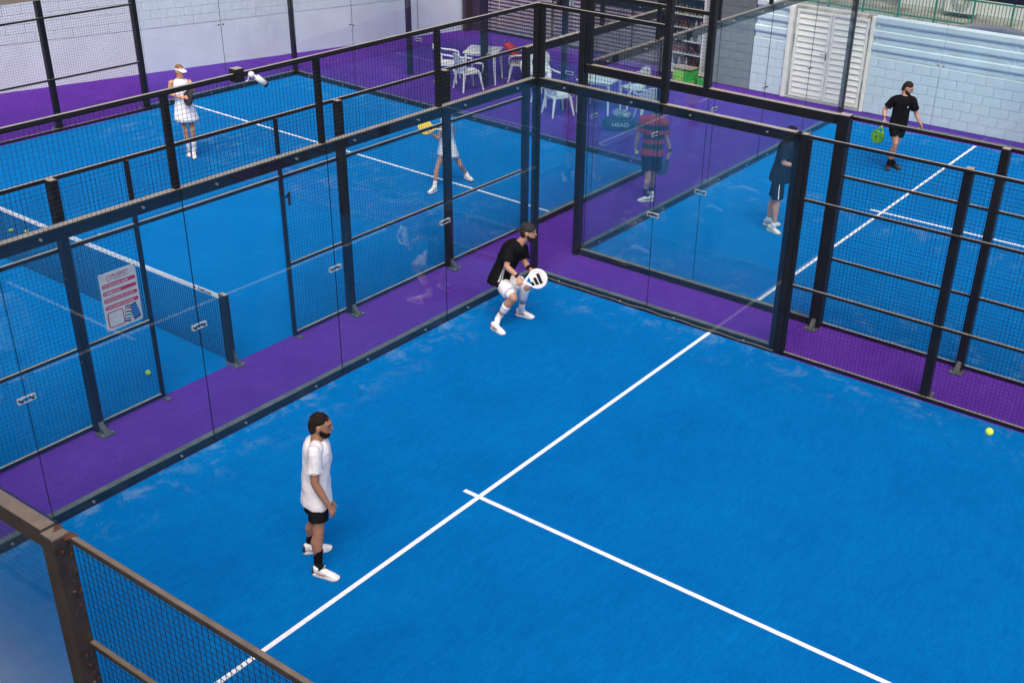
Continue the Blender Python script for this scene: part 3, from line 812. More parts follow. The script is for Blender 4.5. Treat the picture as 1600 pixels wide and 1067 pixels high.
# green boxes beside and in front
gm = mat('bright_green_plastic', (0.03, 0.42, 0.06), 0.4); gm2 = mat('lime_green_plastic', (0.22, 0.60, 0.06), 0.4)
e = empty('vertical_banner', (-12.4, -3.99, 0.25), 0, 'narrow bright green panel standing right of the drinks fridge', 'banner')
mb = MB(); mb.bbox(-0.03, 0.03, -0.01, 0.10, 0, 0.95, 0.006); mb.build('panel', gm, e)
mb = MB(); mb.box(0.031, 0.034, 0.03, 0.09, 0.52, 0.60); mb.build('white_patch', MT['plastic'], e)
mb = MB(); mb.bbox(-0.05, 0.05, -0.02, 0.11, -0.25, -0.001, 0.006); mb.build('foot', MT['steel'], e)
e = empty('storage_crate', (-11.62, -4.42, 0.0), 0, 'green and lime plastic crate on the purple turf below the fridge', 'crate')
mb = MB(); mb.bbox(-0.18, 0.18, 0, 0.28, 0.006, 0.33, 0.012); mb.build('body', gm2, e)
mb = MB(); mb.bbox(-0.18, 0.18, 0.283, 0.52, 0.006, 0.33, 0.012); mb.build('body_half', gm, e)
mb = MB(); mb.bbox(-0.20, 0.20, -0.01, 0.53, 0.331, 0.36, 0.008); mb.build('lid', MT['steel'], e)
e = empty('storage_crate', (-11.75, -3.72, 0.0), 0, 'small green crate at the foot of the grey wall', 'crate')
mb = MB(); mb.bbox(-0.15, 0.15, -0.12, 0.12, 0.006, 0.2, 0.01); mb.build('body', gm, e)
mb = MB(); mb.bbox(-0.16, 0.16, -0.13, 0.13, 0.201, 0.225, 0.006); mb.build('lid', MT['steel'], e)

# ------------------------------------------------------------------ tables and chairs
def make_table(loc, rz, label, sx=0.8, sy=0.8):
    e = empty('garden_table', (*loc, 0.006), rz, label, 'table', 'white plastic garden tables')
    mb = MB(); mb.bbox(-sx / 2, sx / 2, -sy / 2, sy / 2, 0.70, 0.73, 0.01); mb.box(-sx / 2 + .03, sx / 2 - .03, -sy / 2 + .03, sy / 2 - .03, 0.66, 0.699); mb.build('tabletop', MT['plastic'], e)
    for i in (-1, 1):
        for j in (-1, 1):
            mb = MB(); mb.cyl((i * (sx / 2 - 0.06), j * (sy / 2 - 0.06), 0.66), (i * (sx / 2 - 0.03), j * (sy / 2 - 0.03), 0), 0.032, 8, r1=0.02); mb.build('leg', MT['plastic'], e)
    return e
def make_chair(loc, rz, label):
    """moulded garden chair: rounded one-piece back, arms, splayed legs"""
    e = empty('garden_chair', (*loc, 0.006), rz, label, 'chair', 'white moulded garden chairs')
    mb = MB()
    n = 12
    # seat: rounded slab
    out = [(0.23 * math.copysign(abs(math.cos(t)) ** 0.5, math.cos(t)), 0.23 * math.copysign(abs(math.sin(t)) ** 0.5, math.sin(t))) for t in [2 * math.pi * k / 20 for k in range(20)]]
    vs = [(x, y, 0.40) for x, y in out] + [(x, y, 0.43 + 0.01 * (x * x + y * y) / 0.05) for x, y in out] + [(0, 0, 0.42), (0, 0, 0.395)]
    fs = [(k, (k + 1) % 20, 20 + (k + 1) % 20, 20 + k) for k in range(20)] + [(20 + k, 20 + (k + 1) % 20, 40) for k in range(20)] + [((k + 1) % 20, k, 41) for k in range(20)]
    mb.raw(vs, fs); mb.build('seat', MT['plastic'], e)
    # back shell (behind -x), curved fan with three slots
    mb = MB()
    cols = 11; rows_ = 7
    def P(i, j, off):
        u = i / (cols - 1) * 2 - 1; v = j / (rows_ - 1)
        w_ = 0.20 + 0.06 * math.sin(v * math.pi * 0.8)
        ang = u * 1.05
        z = 0.43 + 0.42 * v * (1 - 0.20 * u * u * v)
        x = -0.21 - 0.10 * v + (0.13 - 0.02 * v) * (1 - math.cos(ang)) - off
        y = w_ * math.sin(ang) / math.sin(1.05)
        return (x, y, z)
    vs = [P(i, j, 0) for j in range(rows_) for i in range(cols)] + [P(i, j, 0.012) for j in range(rows_) for i in range(cols)]
    NN = rows_ * cols; fs = []
    solid = lambda i, j: not (i in (2, 7) and 1 <= j <= 2)
    for j in range(rows_ - 1):
        for i in range(cols - 1):
            if solid(i, j):
                q_ = (j * cols + i, j * cols + i + 1, (j + 1) * cols + i + 1, (j + 1) * cols + i)
                fs.append(q_); fs.append(tuple(NN + v for v in reversed(q_)))
    mb.raw(vs, fs)
    ed = [(i, rows_ - 1) for i in range(cols)]
    mb.tube([P(i, rows_ - 1, 0.006) for i in range(cols)], 0.014, 6)
    mb.tube([P(0, j, 0.006) for j in range(rows_)], 0.012, 6); mb.tube([P(cols - 1, j, 0.006) for j in range(rows_)], 0.012, 6)
    mb.build('backrest', MT['plastic'], e, True)
    for s_ in (-1, 1):
        mb = MB(); mb.tube([(-0.20, s_ * 0.25, 0.70), (-0.10, s_ * 0.285, 0.67), (0.10, s_ * 0.29, 0.66), (0.22, s_ * 0.28, 0.63), (0.245, s_ * 0.27, 0.55), (0.235, s_ * 0.24, 0.42)], [0.014, 0.022, 0.024, 0.022, 0.018, 0.018], 8)
        mb.build('armrest', MT['plastic'], e, True)
        for f_ in (-1, 1):
            mb = MB(); mb.cyl((f_ * 0.19, s_ * 0.19, 0.41), (f_ * 0.265, s_ * 0.25, 0), 0.034, 6, r1=0.018); mb.build('leg', MT['plastic'], e)
    return e
make_table((-8.45, -7.88), 0.45, 'white table beside the red bag, in front of the dark slatted wall')
make_table((-8.15, -4.35), 0.2, 'pale blue lit white table nearest the drinks fridge')
make_chair((-7.86, -8.50), 2.1, 'white chair with rounded back at the left end of the red bag table')
make_chair((-7.58, -7.62), 2.75, 'white chair in front of the left table, its back to the court')
make_chair((-9.0, -7.2), -1.0, 'white chair carrying the red bag')
make_chair((-8.6, -6.45), 0.3, 'white chair alone between the two seating groups')
make_chair((-7.30, -4.85), 2.7, 'white chair with its back to the court, left of the black bag')
make_chair((-7.85, -5.55), 1.3, 'white chair behind the terrace post, left of the blue lit table')
make_chair((-8.95, -3.95), -0.6, 'white chair behind the blue lit table')
make_chair((-7.95, -2.95), -2.3, 'white chair right behind the player in red stripes')
# red bag hanging on the chair
e = empty('red_bag', (-8.78, -7.42, 0.02), -1.0, 'bright red sports bag slumped on the back of a white chair', 'bag')
mb = MB()
bm = bmesh.new(); bmesh.ops.create_icosphere(bm, subdivisions=3, radius=1)
for v in bm.verts:
    k = 1 + 0.13 * noise.noise(v.co * 2.2)
    v.co = Vector((v.co.x * 0.16 * k - 0.12 + 0.10 * v.co.z, v.co.y * 0.17 * k * (1.25 - 0.5 * v.co.z) + 0.16 * v.co.z, 0.72 + v.co.z * 0.22 * k))
bm.verts.index_update(); mb.raw([v.co for v in bm.verts], [[v.index for v in f.verts] for f in bm.faces]); bm.free()
mb.build('bag_body', mat('red_nylon', (0.55, 0.02, 0.03), 0.6, var=0.2), e, True)
mb = MB(); mb.tube([(-0.05, -0.2, 0.8), (0.05, -0.1, 0.92), (0.05, 0.1, 0.92), (-0.05, 0.2, 0.78)], 0.014, 6); mb.build('strap', MT['steel'], e)
# black racket bag with lettering
bb = empty('racket_bag', (-7.22, -3.20, 0.0), R(40), 'black racket bag lettered in white on the purple turf', 'bag')
bagm = mat('black_nylon', (0.012, 0.014, 0.018), 0.7, var=0.3)
mb = MB(); bm = bmesh.new(); bmesh.ops.create_icosphere(bm, subdivisions=3, radius=1)
for v in bm.verts:
    sg = lambda a, p: math.copysign(abs(a) ** p, a)
    k = 1 + 0.06 * noise.noise(v.co * 2.5)
    v.co = Vector((sg(v.co.x, 0.7) * 0.17 * k, sg(v.co.y, 0.7) * 0.36 * k, 0.15 + sg(v.co.z, 0.7) * 0.14 * k))
bm.verts.index_update(); mb.raw([v.co for v in bm.verts], [[v.index for v in f.verts] for f in bm.faces]); bm.free()
mb.build('bag_body', bagm, bb, True)
mb = MB(); mb.tube([(-0.02, -0.2, 0.26), (0.0, -0.1, 0.33), (0.0, 0.1, 0.33), (-0.02, 0.2, 0.26)], 0.014, 6); mb.build('strap', bagm, bb)
text_mesh('HEAD', 0.11, 0.002, mat('worn_white_print', (0.42, 0.46, 0.5)), 'lettering', bb, (0.178, 0, 0.155), (R(80), 0, R(90)), bold=True, sx=1.25)
# folded clothes on the bag
mb = MB(); bm = bmesh.new(); bmesh.ops.create_icosphere(bm, subdivisions=3, radius=1)
for v in bm.verts:
    k = 1 + 0.35 * noise.noise(v.co * 3.5)
    v.co = Vector((v.co.x * 0.13 * k, v.co.y * 0.2 * k, v.co.z * 0.09 * k))
bm.verts.index_update(); mb.raw([v.co for v in bm.verts], [[v.index for v in f.verts] for f in bm.faces]); bm.free()
o = mb.build('towel', mat('patterned_towel', (0.05, 0.08, 0.10), 0.9, var=0.3, scale=22, col2=(0.5, 0.55, 0.58)), None, True)
o.location = (-7.25, -3.18, 0.34); tag(o, 'crumpled grey patterned towel on top of the black racket bag', 'towel')

# ------------------------------------------------------------------ beyond the wall: bank, green fence, building
gf = empty('green_railing', (-23.1, 0, 0), 0, 'green metal railing with thin pickets beyond the white wall', 'fence')
for z in (0.10, 0.80):
    mb = MB(); mb.bbox(-0.02, 0.02, -9, 10, z - 0.025, z + 0.025); mb.build('rail', MT['green'], gf)
q = MB(); q.box(-0.01, 0.01, -0.01, 0.01, 0.126, 0.774); pk = q.mesh('picket', MT['green'])
q = MB(); q.box(-0.028, 0.028, -0.028, 0.028, -0.02, 0.86); pp = q.mesh('post', MT['green'])
yv = -9.0
k = 0
while yv < 10:
    o = link(bpy.data.objects.new('post' if k % 11 == 0 else 'picket', pp if k % 11 == 0 else pk), gf); o.location = (0, yv, 0)
    yv += 0.105; k += 1
poly_sheet('path', [(-23.4, -14), (-22.7, -14), (-22.7, 14), (-23.4, 14)], 0.0, mat('worn_grey_path', (0.34, 0.34, 0.33), 0.9, var=0.3, scale=3), thick=0.02)
fb = empty('white_building', (-24.9, 0, 0), 0, 'pale rendered building behind the green railing', 'building')
mb = MB(); mb.box(-6, 0, -3.9, 12, -0.02, 4.5); mb.build('wall', MT['farwall'], fb)
mb = MB(); mb.box(0.001, 0.04, -3.9, 12, -0.02, 0.12); mb.build('plinth', MT['concrete'], fb)
ac = empty('air_conditioner', (-24.62, -1.75, 0.12), 0, 'round fan air conditioner unit at the foot of the pale building', 'air conditioner')
mb = MB(); mb.bbox(-0.2, 0.16, -0.5, 0.5, 0, 0.72, 0.02); mb.build('casing', MT['farwall'], ac)
mb = MB()
for r_ in (0.28, 0.22, 0.16, 0.10): mb.tube([(0.17, r_ * math.cos(t), 0.36 + r_ * math.sin(t)) for t in [2 * math.pi * k / 20 for k in range(21)]], 0.012, 5)
mb.build('fan_grille', mat('grey_grille', (0.25, 0.25, 0.22)), ac)
# parked car roof beyond the wall
cr = empty('parked_car', (-14.6, 1.75, -0.02), R(92), 'dark blue grey car parked behind the white wall, only its roof edge showing', 'car')
cm = mat('dark_blue_grey_car_paint', (0.06, 0.065, 0.10), 0.25, var=0.05)
def loft(mb, secs, mi=0):
    n = len(secs[0]); vs = [v for s_ in secs for v in s_]; fs = []
    for i in range(len(secs) - 1):
        for k in range(n): fs.append((i * n + k, i * n + (k + 1) % n, (i + 1) * n + (k + 1) % n, (i + 1) * n + k))
    fs += [tuple(range(n)), tuple(range(len(vs) - 1, len(vs) - n - 1, -1))]
    mb.raw(vs, fs, mi)
def carsec(x, zb, zt, w_):
    return [(x, w_ * math.copysign(abs(math.cos(t)) ** 0.4, math.cos(t)), (zb + zt) / 2 + (zt - zb) / 2 * math.copysign(abs(math.sin(t)) ** 0.4, math.sin(t))) for t in [2 * math.pi * k / 16 for k in range(16)]]
mb = MB(); loft(mb, [carsec(x, zb, zt, w_) for x, zb, zt, w_ in ((-2.1, .45, .75, .7), (-2.0, .3, .95, .85), (-1.2, .25, 1.02, .9), (0, .22, 1.02, .9), (1.2, .25, 1.05, .9), (1.95, .3, .95, .85), (2.1, .45, .8, .7))]); mb.build('body', cm, cr, True)
mb = MB(); loft(mb, [carsec(x, 1.0, zt, w_) for x, zt, w_ in ((-1.25, 1.08, .76), (-.75, 1.6, .68), (-.2, 1.74, .66), (.5, 1.77, .66), (1.0, 1.68, .66), (1.55, 1.1, .74))]); mb.build('roof', cm, cr, True)
for x in (-1.3, 1.3):
    for y in (-0.82, 0.82):
        mb = MB(); mb.cyl((x, y - 0.1, 0.33), (x, y + 0.1, 0.33), 0.33, 20); mb.build('wheel', MT['darkwall'], cr, False)
mb = MB(); mb.box(-0.7, 0.95, 0.69, 0.70, 1.15, 1.5); mb.box(-0.7, 0.95, -0.70, -0.69, 1.15, 1.5); mb.build('side_window', MT['glass_edge'], cr)
# weeds and dry stems, stones
mb = MB(); rr = random.Random(11)
for k in range(2600):
    cl = rr.choice([(-18, -3.5), (-19.5, -1.0), (-21.8, 0.8), (-21.5, -2.6), (-16.5, -5), (-20, 3), (-18, 4.0), (-21.9, 3.0), (-17, -8)])
    x = cl[0] + rr.gauss(0, 0.7); y = cl[1] + rr.gauss(0, 0.8); h = rr.uniform(0.08, 0.45)
    if x < -22.3: continue
    a_ = rr.uniform(0, 6.28); s_ = rr.uniform(0.006, 0.03); lx, ly = rr.gauss(0, 0.12), rr.gauss(0, 0.12)
    mb.raw([(x - s_ * math.cos(a_), y - s_ * math.sin(a_), 0), (x + s_ * math.cos(a_), y + s_ * math.sin(a_), 0), (x + lx, y + ly, h)], [(0, 1, 2)])
o = mb.build('weeds', MT['weed']); o['kind'] = 'stuff'
mb = MB()
for k in range(1500):
    x = rr.uniform(-22.3, -13); y = rr.uniform(-12, 8); s_ = rr.uniform(0.02, 0.09)
    Mx = Matrix.Translation((x, y, 0.0)) @ Matrix.Rotation(rr.uniform(0, 3), 4, 'Z') @ Matrix.Rotation(rr.uniform(-.4, .4), 4, 'X')
    mb.box(-s_, s_, -s_ * .7, s_ * .7, -s_ * .5, s_ * .5, rr.randint(0, 1), Mx)
o = mb.build('rubble', [MT['dirt'], MT['concrete']]); o['kind'] = 'stuff'

# ------------------------------------------------------------------ clubhouse on the camera side (outside the frame, seen mirrored in the glass)
cb = empty('clubhouse', (0, 0, 0), 0, 'clubhouse with horizontal cladding beside the near court, mirrored in the glass', 'building')
mb = MB(); mb.box(11.36, 16, -6, 20, -0.01, 1.5); mb.box(12.9, 16, -6, 20, 1.501, 5.0); mb.build('wall', MT['darkwall'], cb)
q = MB(); q.box(11.33, 11.355, 0, 12.98, 0, 0.022); sm2 = q.mesh('slat', MT['concrete'])
for j in range(17):
    for y in (-6, 7):
        o = link(bpy.data.objects.new('slat', sm2), cb); o.location = (0, y, 0.08 + j * 0.084)
mb = MB(); mb.box(11.3, 12.9, -6, 20, 1.501, 1.56); mb.build('roof', MT['concrete'], cb)
# ------------------------------------------------------------------ people: joint positions in metres relative to each person's root
POSES = {
    'A': dict(crown=(-0.104, 0.089, 1.655), head=(-0.093, 0.079, 1.532), neck=(-0.061, 0.052, 1.378), shR=(0.070, 0.151, 1.351), shL=(-0.187, -0.051, 1.229), elR=(0.121, 0.186, 1.052), wrR=(0.049, 0.274, 0.793), hdR=(0.015, 0.303, 0.688), elL=(-0.225, -0.123, 0.828), wrL=(-0.246, -0.079, 0.583), hdL=(-0.254, -0.046, 0.531), pel=(-0.025, 0.021, 0.787), hpR=(0.029, 0.094, 0.779), hpL=(-0.083, -0.047, 0.756), knR=(0.082, 0.128, 0.468), knL=(-0.089, -0.122, 0.386), anR=(0.117, 0.124, 0.104), anL=(-0.079, -0.196, 0.097), heR=(0.160, 0.109, 0.020), toR=(0.087, 0.354, 0.020), heL=(-0.006, -0.205, 0.020), toL=(-0.214, -0.049, 0.020)),
    'B': dict(crown=(-0.090, 0.197, 1.454), head=(-0.096, 0.205, 1.329), neck=(-0.051, 0.114, 1.170), shR=(0.158, 0.074, 1.144), shL=(-0.242, 0.034, 0.996), elR=(0.249, 0.119, 0.922), wrR=(0.221, 0.302, 0.812), hdR=(0.197, 0.398, 0.790), elL=(-0.161, 0.109, 0.848), wrL=(-0.070, 0.286, 0.815), hdL=(-0.038, 0.375, 0.786), pel=(0.081, -0.104, 0.646), hpR=(0.154, -0.035, 0.606), hpL=(-0.035, -0.118, 0.574), knR=(0.235, 0.235, 0.498), knL=(-0.017, 0.251, 0.572), anR=(0.217, -0.050, 0.102), anL=(-0.131, 0.087, 0.178), heR=(0.352, -0.075, 0.020), toR=(0.433, 0.253, 0.020), heL=(-0.181, -0.051, 0.020), toL=(-0.238, 0.232, 0.020)),
    'C': dict(crown=(0.023, -0.017, 1.748), head=(0.020, -0.015, 1.626), neck=(0.030, -0.022, 1.484), shR=(0.172, -0.101, 1.446), shL=(-0.071, 0.077, 1.443), elR=(0.231, -0.107, 1.234), wrR=(0.169, 0.174, 1.193), hdR=(0.103, 0.247, 1.212), elL=(-0.116, 0.134, 1.238), wrL=(0.001, 0.247, 1.411), hdL=(0.009, 0.266, 1.455), pel=(0.020, -0.014, 0.977), hpR=(0.067, -0.049, 0.919), hpL=(-0.036, 0.026, 0.912), knR=(0.079, 0.004, 0.533), knL=(-0.024, 0.080, 0.524), anR=(0.040, -0.029, 0.194), anL=(-0.057, 0.017, 0.160), heR=(-0.123, -0.270, 0.020), toR=(0.092, 0.033, 0.020), heL=(-0.084, -0.062, 0.020), toL=(0.064, 0.164, 0.020)),
    'D': dict(crown=(-0.051, 0.058, 1.468), head=(-0.044, 0.050, 1.372), neck=(-0.055, 0.063, 1.259), shR=(0.115, 0.111, 1.201), shL=(-0.225, 0.013, 1.107), elR=(0.207, 0.067, 0.897), wrR=(0.371, 0.063, 1.055), hdR=(0.428, 0.059, 1.087), elL=(-0.294, 0.001, 0.858), wrL=(-0.251, -0.093, 0.716), hdL=(-0.219, -0.130, 0.700), pel=(-0.062, 0.070, 0.744), hpR=(0.016, 0.073, 0.697), hpL=(-0.138, 0.066, 0.659), knR=(0.141, -0.008, 0.378), knL=(-0.239, 0.196, 0.343), anR=(0.197, -0.042, 0.030), anL=(-0.509, 0.124, 0.079), heR=(0.359, 0.129, 0.020), toR=(0.562, 0.144, 0.020), heL=(-0.447, 0.155, 0.050), toL=(-0.419, 0.295, 0.020)),
    'E': dict(crown=(-0.030, 0.051, 1.777), head=(-0.033, 0.055, 1.646), neck=(-0.027, 0.045, 1.513), shR=(-0.076, 0.186, 1.425), shL=(0.066, -0.111, 1.433), elR=(-0.143, 0.240, 1.124), wrR=(-0.229, 0.287, 0.880), hdR=(-0.252, 0.268, 0.792), elL=(0.108, -0.181, 1.145), wrL=(0.085, -0.241, 0.924), hdL=(0.060, -0.258, 0.846), pel=(-0.025, 0.042, 0.908), hpR=(-0.064, 0.107, 0.844), hpL=(0.013, -0.022, 0.835), knR=(-0.122, 0.048, 0.421), knL=(0.049, 0.034, 0.432), anR=(-0.223, -0.056, 0.077), anL=(0.060, -0.003, 0.116), heR=(-0.149, 0.005, 0.020), toR=(-0.211, -0.097, 0.020), heL=(0.070, 0.119, 0.020), toL=(0.192, -0.009, 0.020)),
    'F': dict(crown=(-0.034, 0.077, 1.791), head=(-0.040, 0.090, 1.672), neck=(-0.024, 0.055, 1.539), shR=(0.144, 0.069, 1.492), shL=(-0.187, 0.027, 1.446), elR=(0.194, 0.104, 1.238), wrR=(0.021, 0.248, 1.172), hdR=(0.000, 0.295, 1.209), elL=(-0.248, 0.065, 1.205), wrL=(-0.203, 0.210, 1.129), hdL=(-0.119, 0.268, 1.162), pel=(0.005, -0.010, 0.972), hpR=(0.093, 0.013, 0.946), hpL=(-0.079, -0.044, 0.954), knR=(0.114, 0.039, 0.566), knL=(-0.064, -0.103, 0.527), anR=(0.114, 0.038, 0.122), anL=(-0.062, -0.156, 0.122), heR=(0.070, -0.089, 0.020), toR=(0.148, 0.172, 0.020), heL=(-0.108, -0.238, 0.020), toL=(-0.242, -0.032, 0.020)),
    'G': dict(crown=(-0.015, 0.044, 1.721), head=(-0.021, 0.062, 1.604), neck=(-0.011, 0.031, 1.461), shR=(0.120, -0.105, 1.379), shL=(-0.103, 0.149, 1.370), elR=(0.188, -0.246, 1.172), wrR=(0.294, -0.184, 1.058), hdR=(0.331, -0.167, 0.995), elL=(-0.191, 0.254, 1.106), wrL=(-0.177, 0.368, 0.953), hdL=(-0.157, 0.404, 0.905), pel=(-0.001, 0.003, 0.931), hpR=(0.062, -0.027, 0.869), hpL=(-0.068, 0.046, 0.865), knR=(0.110, 0.048, 0.565), knL=(-0.002, 0.006, 0.500), anR=(0.062, -0.028, 0.182), anL=(-0.094, -0.033, 0.152), heR=(-0.244, -0.136, 0.020), toR=(0.231, 0.020, 0.020), heL=(-0.250, -0.082, 0.020), toL=(-0.085, 0.154, 0.020)),
}
V = Vector
def ring_chain(mb, pts, radii, side, n=14, cap0=0.6, cap1=0.6):
    """closed tube of elliptical rings; radii = (across side axis, across other axis); rounded ends"""
    pts = [V(p) for p in pts]
    rad = [(r, r) if not isinstance(r, tuple) else r for r in radii]
    rings = []
    tang = []
    for i in range(len(pts)):
        d = (pts[min(i + 1, len(pts) - 1)] - pts[max(i - 1, 0)])
        tang.append(d.normalized() if d.length > 1e-6 else V((0, 0, 1)))
    def frame(t, sdv):
        a = (sdv - t * sdv.dot(t))
        a = a.normalized() if a.length > 1e-4 else t.orthogonal().normalized()
        return a, t.cross(a)
    sides = side if isinstance(side, list) else [side] * len(pts)
    seq = []
    r0 = rad[0]; m0 = min(r0)
    if cap0: seq += [(pts[0] - tang[0] * m0 * cap0, (r0[0] * .45, r0[1] * .45), tang[0], sides[0]), (pts[0] - tang[0] * m0 * cap0 * .65, (r0[0] * .8, r0[1] * .8), tang[0], sides[0])]
    for p, r, t, sv in zip(pts, rad, tang, sides): seq.append((p, r, t, sv))
    r1 = rad[-1]; m1 = min(r1)
    if cap1: seq += [(pts[-1] + tang[-1] * m1 * cap1 * .65, (r1[0] * .8, r1[1] * .8), tang[-1], sides[-1]), (pts[-1] + tang[-1] * m1 * cap1, (r1[0] * .45, r1[1] * .45), tang[-1], sides[-1])]
    vs = []
    for p, r, t, sv in seq:
        a, b = frame(t, sv)
        vs += [p + a * (r[0] * math.cos(q)) + b * (r[1] * math.sin(q)) for q in [2 * math.pi * k / n for k in range(n)]]
    fs = []
    m = len(seq)
    for i in range(m - 1):
        for k in range(n): fs.append((i * n + k, i * n + (k + 1) % n, (i + 1) * n + (k + 1) % n, (i + 1) * n + k))
    fs += [tuple(range(n - 1, -1, -1)), tuple(range((m - 1) * n, m * n))]
    mb.raw(vs, fs)

def remesh(mb, name, m, parent, voxel, smooth_it=4, wrinkle=0.0, wscale=9.0, seed=0.0, wdir=None):
    me = mb.mesh('tmp', m)
    o = bpy.data.objects.new('tmp', me)
    md = o.modifiers.new('r', 'REMESH'); md.mode = 'VOXEL'; md.voxel_size = voxel; md.use_smooth_shade = True
    if smooth_it:
        ms = o.modifiers.new('s', 'SMOOTH'); ms.iterations = smooth_it; ms.factor = 0.5
    out = bake(o)
    bpy.data.objects.remove(o)
    if wrinkle:
        nrm = [v.normal.copy() for v in out.vertices]
        new = []
        for v, nn_ in zip(out.vertices, nrm):
            p = v.co
            q = V((p.x * wscale, p.y * wscale, p.z * wscale * 0.45 + seed))
            new.extend(p + nn_ * wrinkle * (noise.noise(q) + 0.5 * noise.noise(q * 2.3)))
        out.vertices.foreach_set('co', new)
    out.materials.clear(); out.materials.append(m)
    out.polygons.foreach_set('use_smooth', [True] * len(out.polygons))
    out.name = name
    return link(bpy.data.objects.new(name, out), parent)

def lerp(a, b, t): return a + (b - a) * t

def hand(mb, wr, hd, pn, curl, s=1.0, sd=None):
    d = (V(hd) - V(wr)).normalized(); wr = V(wr); pn = V(pn)
    if sd is None:
        pn = (pn - d * pn.dot(d)).normalized(); sd = d.cross(pn)
    else:
        sd = V(sd).normalized(); d = (d - sd * d.dot(sd)).normalized(); pn = (pn - d * pn.dot(d) - sd * pn.dot(sd)).normalized()
    P0 = wr + d * 0.085 * s
    ring_chain(mb, [wr - d * 0.01, wr + d * 0.02 * s, wr + d * 0.055 * s, P0], [(0.026 * s, 0.019 * s), (0.031 * s, 0.018 * s), (0.041 * s, 0.017 * s), (0.041 * s, 0.015 * s)], sd, n=10)
    for i in range(4):
        b = P0 + sd * (i - 1.5) * 0.0215 * s - d * 0.012
        ln = (0.82, 0.98, 0.93, 0.75)[i] * s
        ang = curl * 0.35; pts = [b - d * 0.02, b]; dirv = d
        for L_, k in ((0.040, 1.0), (0.027, 1.15), (0.022, 0.9)):
            dirv = (d * math.cos(ang) + pn * math.sin(ang) + sd * (i - 1.5) * 0.03).normalized()
            b = b + dirv * L_ * ln; pts.append(b); ang += curl * k
        ring_chain(mb, pts, [0.010 * s, 0.0102 * s, 0.0095 * s, 0.0088 * s, 0.0078 * s], sd, n=8)
    th0 = wr + d * 0.025 * s + sd * 0.022 * s
    t1 = th0 + (d * 0.75 + sd * 0.8 + pn * 0.35).normalized() * 0.042 * s
    t2 = t1 + (d * 0.9 + sd * (0.45 - 0.7 * min(1, curl)) + pn * (0.25 + 0.7 * min(1, curl))).normalized() * 0.032 * s
    t3 = t2 + (d * 0.9 - sd * 0.45 * min(1, curl) + pn * (0.2 + 0.5 * min(1, curl))).normalized() * 0.026 * s
    ring_chain(mb, [th0 - d * 0.01, th0, t1, t2, t3], [0.013 * s, 0.014 * s, 0.0125 * s, 0.0112 * s, 0.009 * s], pn, n=8)
    return wr, d, pn, sd

def head_frame(c, f, up):
    f = V(f).normalized(); up = V(up).normalized()
    l = up.cross(f).normalized(); up = f.cross(l).normalized()
    return lambda x, y, z, s=1.0: V(c) + (f * x + l * y + up * z) * s, f, l, up
def head_rings(mb, H, prof, s, n=18):
    vs = []; m = len(prof)
    for (z, xo, rx, ry) in prof:
        vs += [H(xo + rx * math.cos(q), ry * math.sin(q), z, s) for q in [2 * math.pi * k / n for k in range(n)]]
    fs = []
    for i in range(m - 1):
        for k in range(n): fs.append((i * n + k, i * n + (k + 1) % n, (i + 1) * n + (k + 1) % n, (i + 1) * n + k))
    fs += [tuple(range(n - 1, -1, -1)), tuple(range((m - 1) * n, m * n))]
    mb.raw(vs, fs)

def ellip(mb, c, ax, n=8):
    """small ellipsoid, ax = three semi-axis vectors"""
    vs = []; fs = []; c = V(c)
    m = n // 2 + 1
    for i in range(1, m):
        ph = math.pi * i / m
        vs += [c + ax[0] * (math.sin(ph) * math.cos(q)) + ax[1] * (math.sin(ph) * math.sin(q)) + ax[2] * math.cos(ph) for q in [2 * math.pi * k / n for k in range(n)]]
    for i in range(m - 2):
        for k in range(n): fs.append((i * n + k, (i + 1) * n + k, (i + 1) * n + (k + 1) % n, i * n + (k + 1) % n))
    fs += [tuple(range(n)), tuple(range(len(vs) - 1, len(vs) - n - 1, -1))]
    mb.raw(vs, fs)

RT = V((-0.565, 0.825, 0)); TO = V((0.825, 0.565, 0))
BALLM = mat('yellow_felt', (0.55, 0.75, 0.05), 0.9, var=0.08, scale=60, bump=0.4, bscale=200)

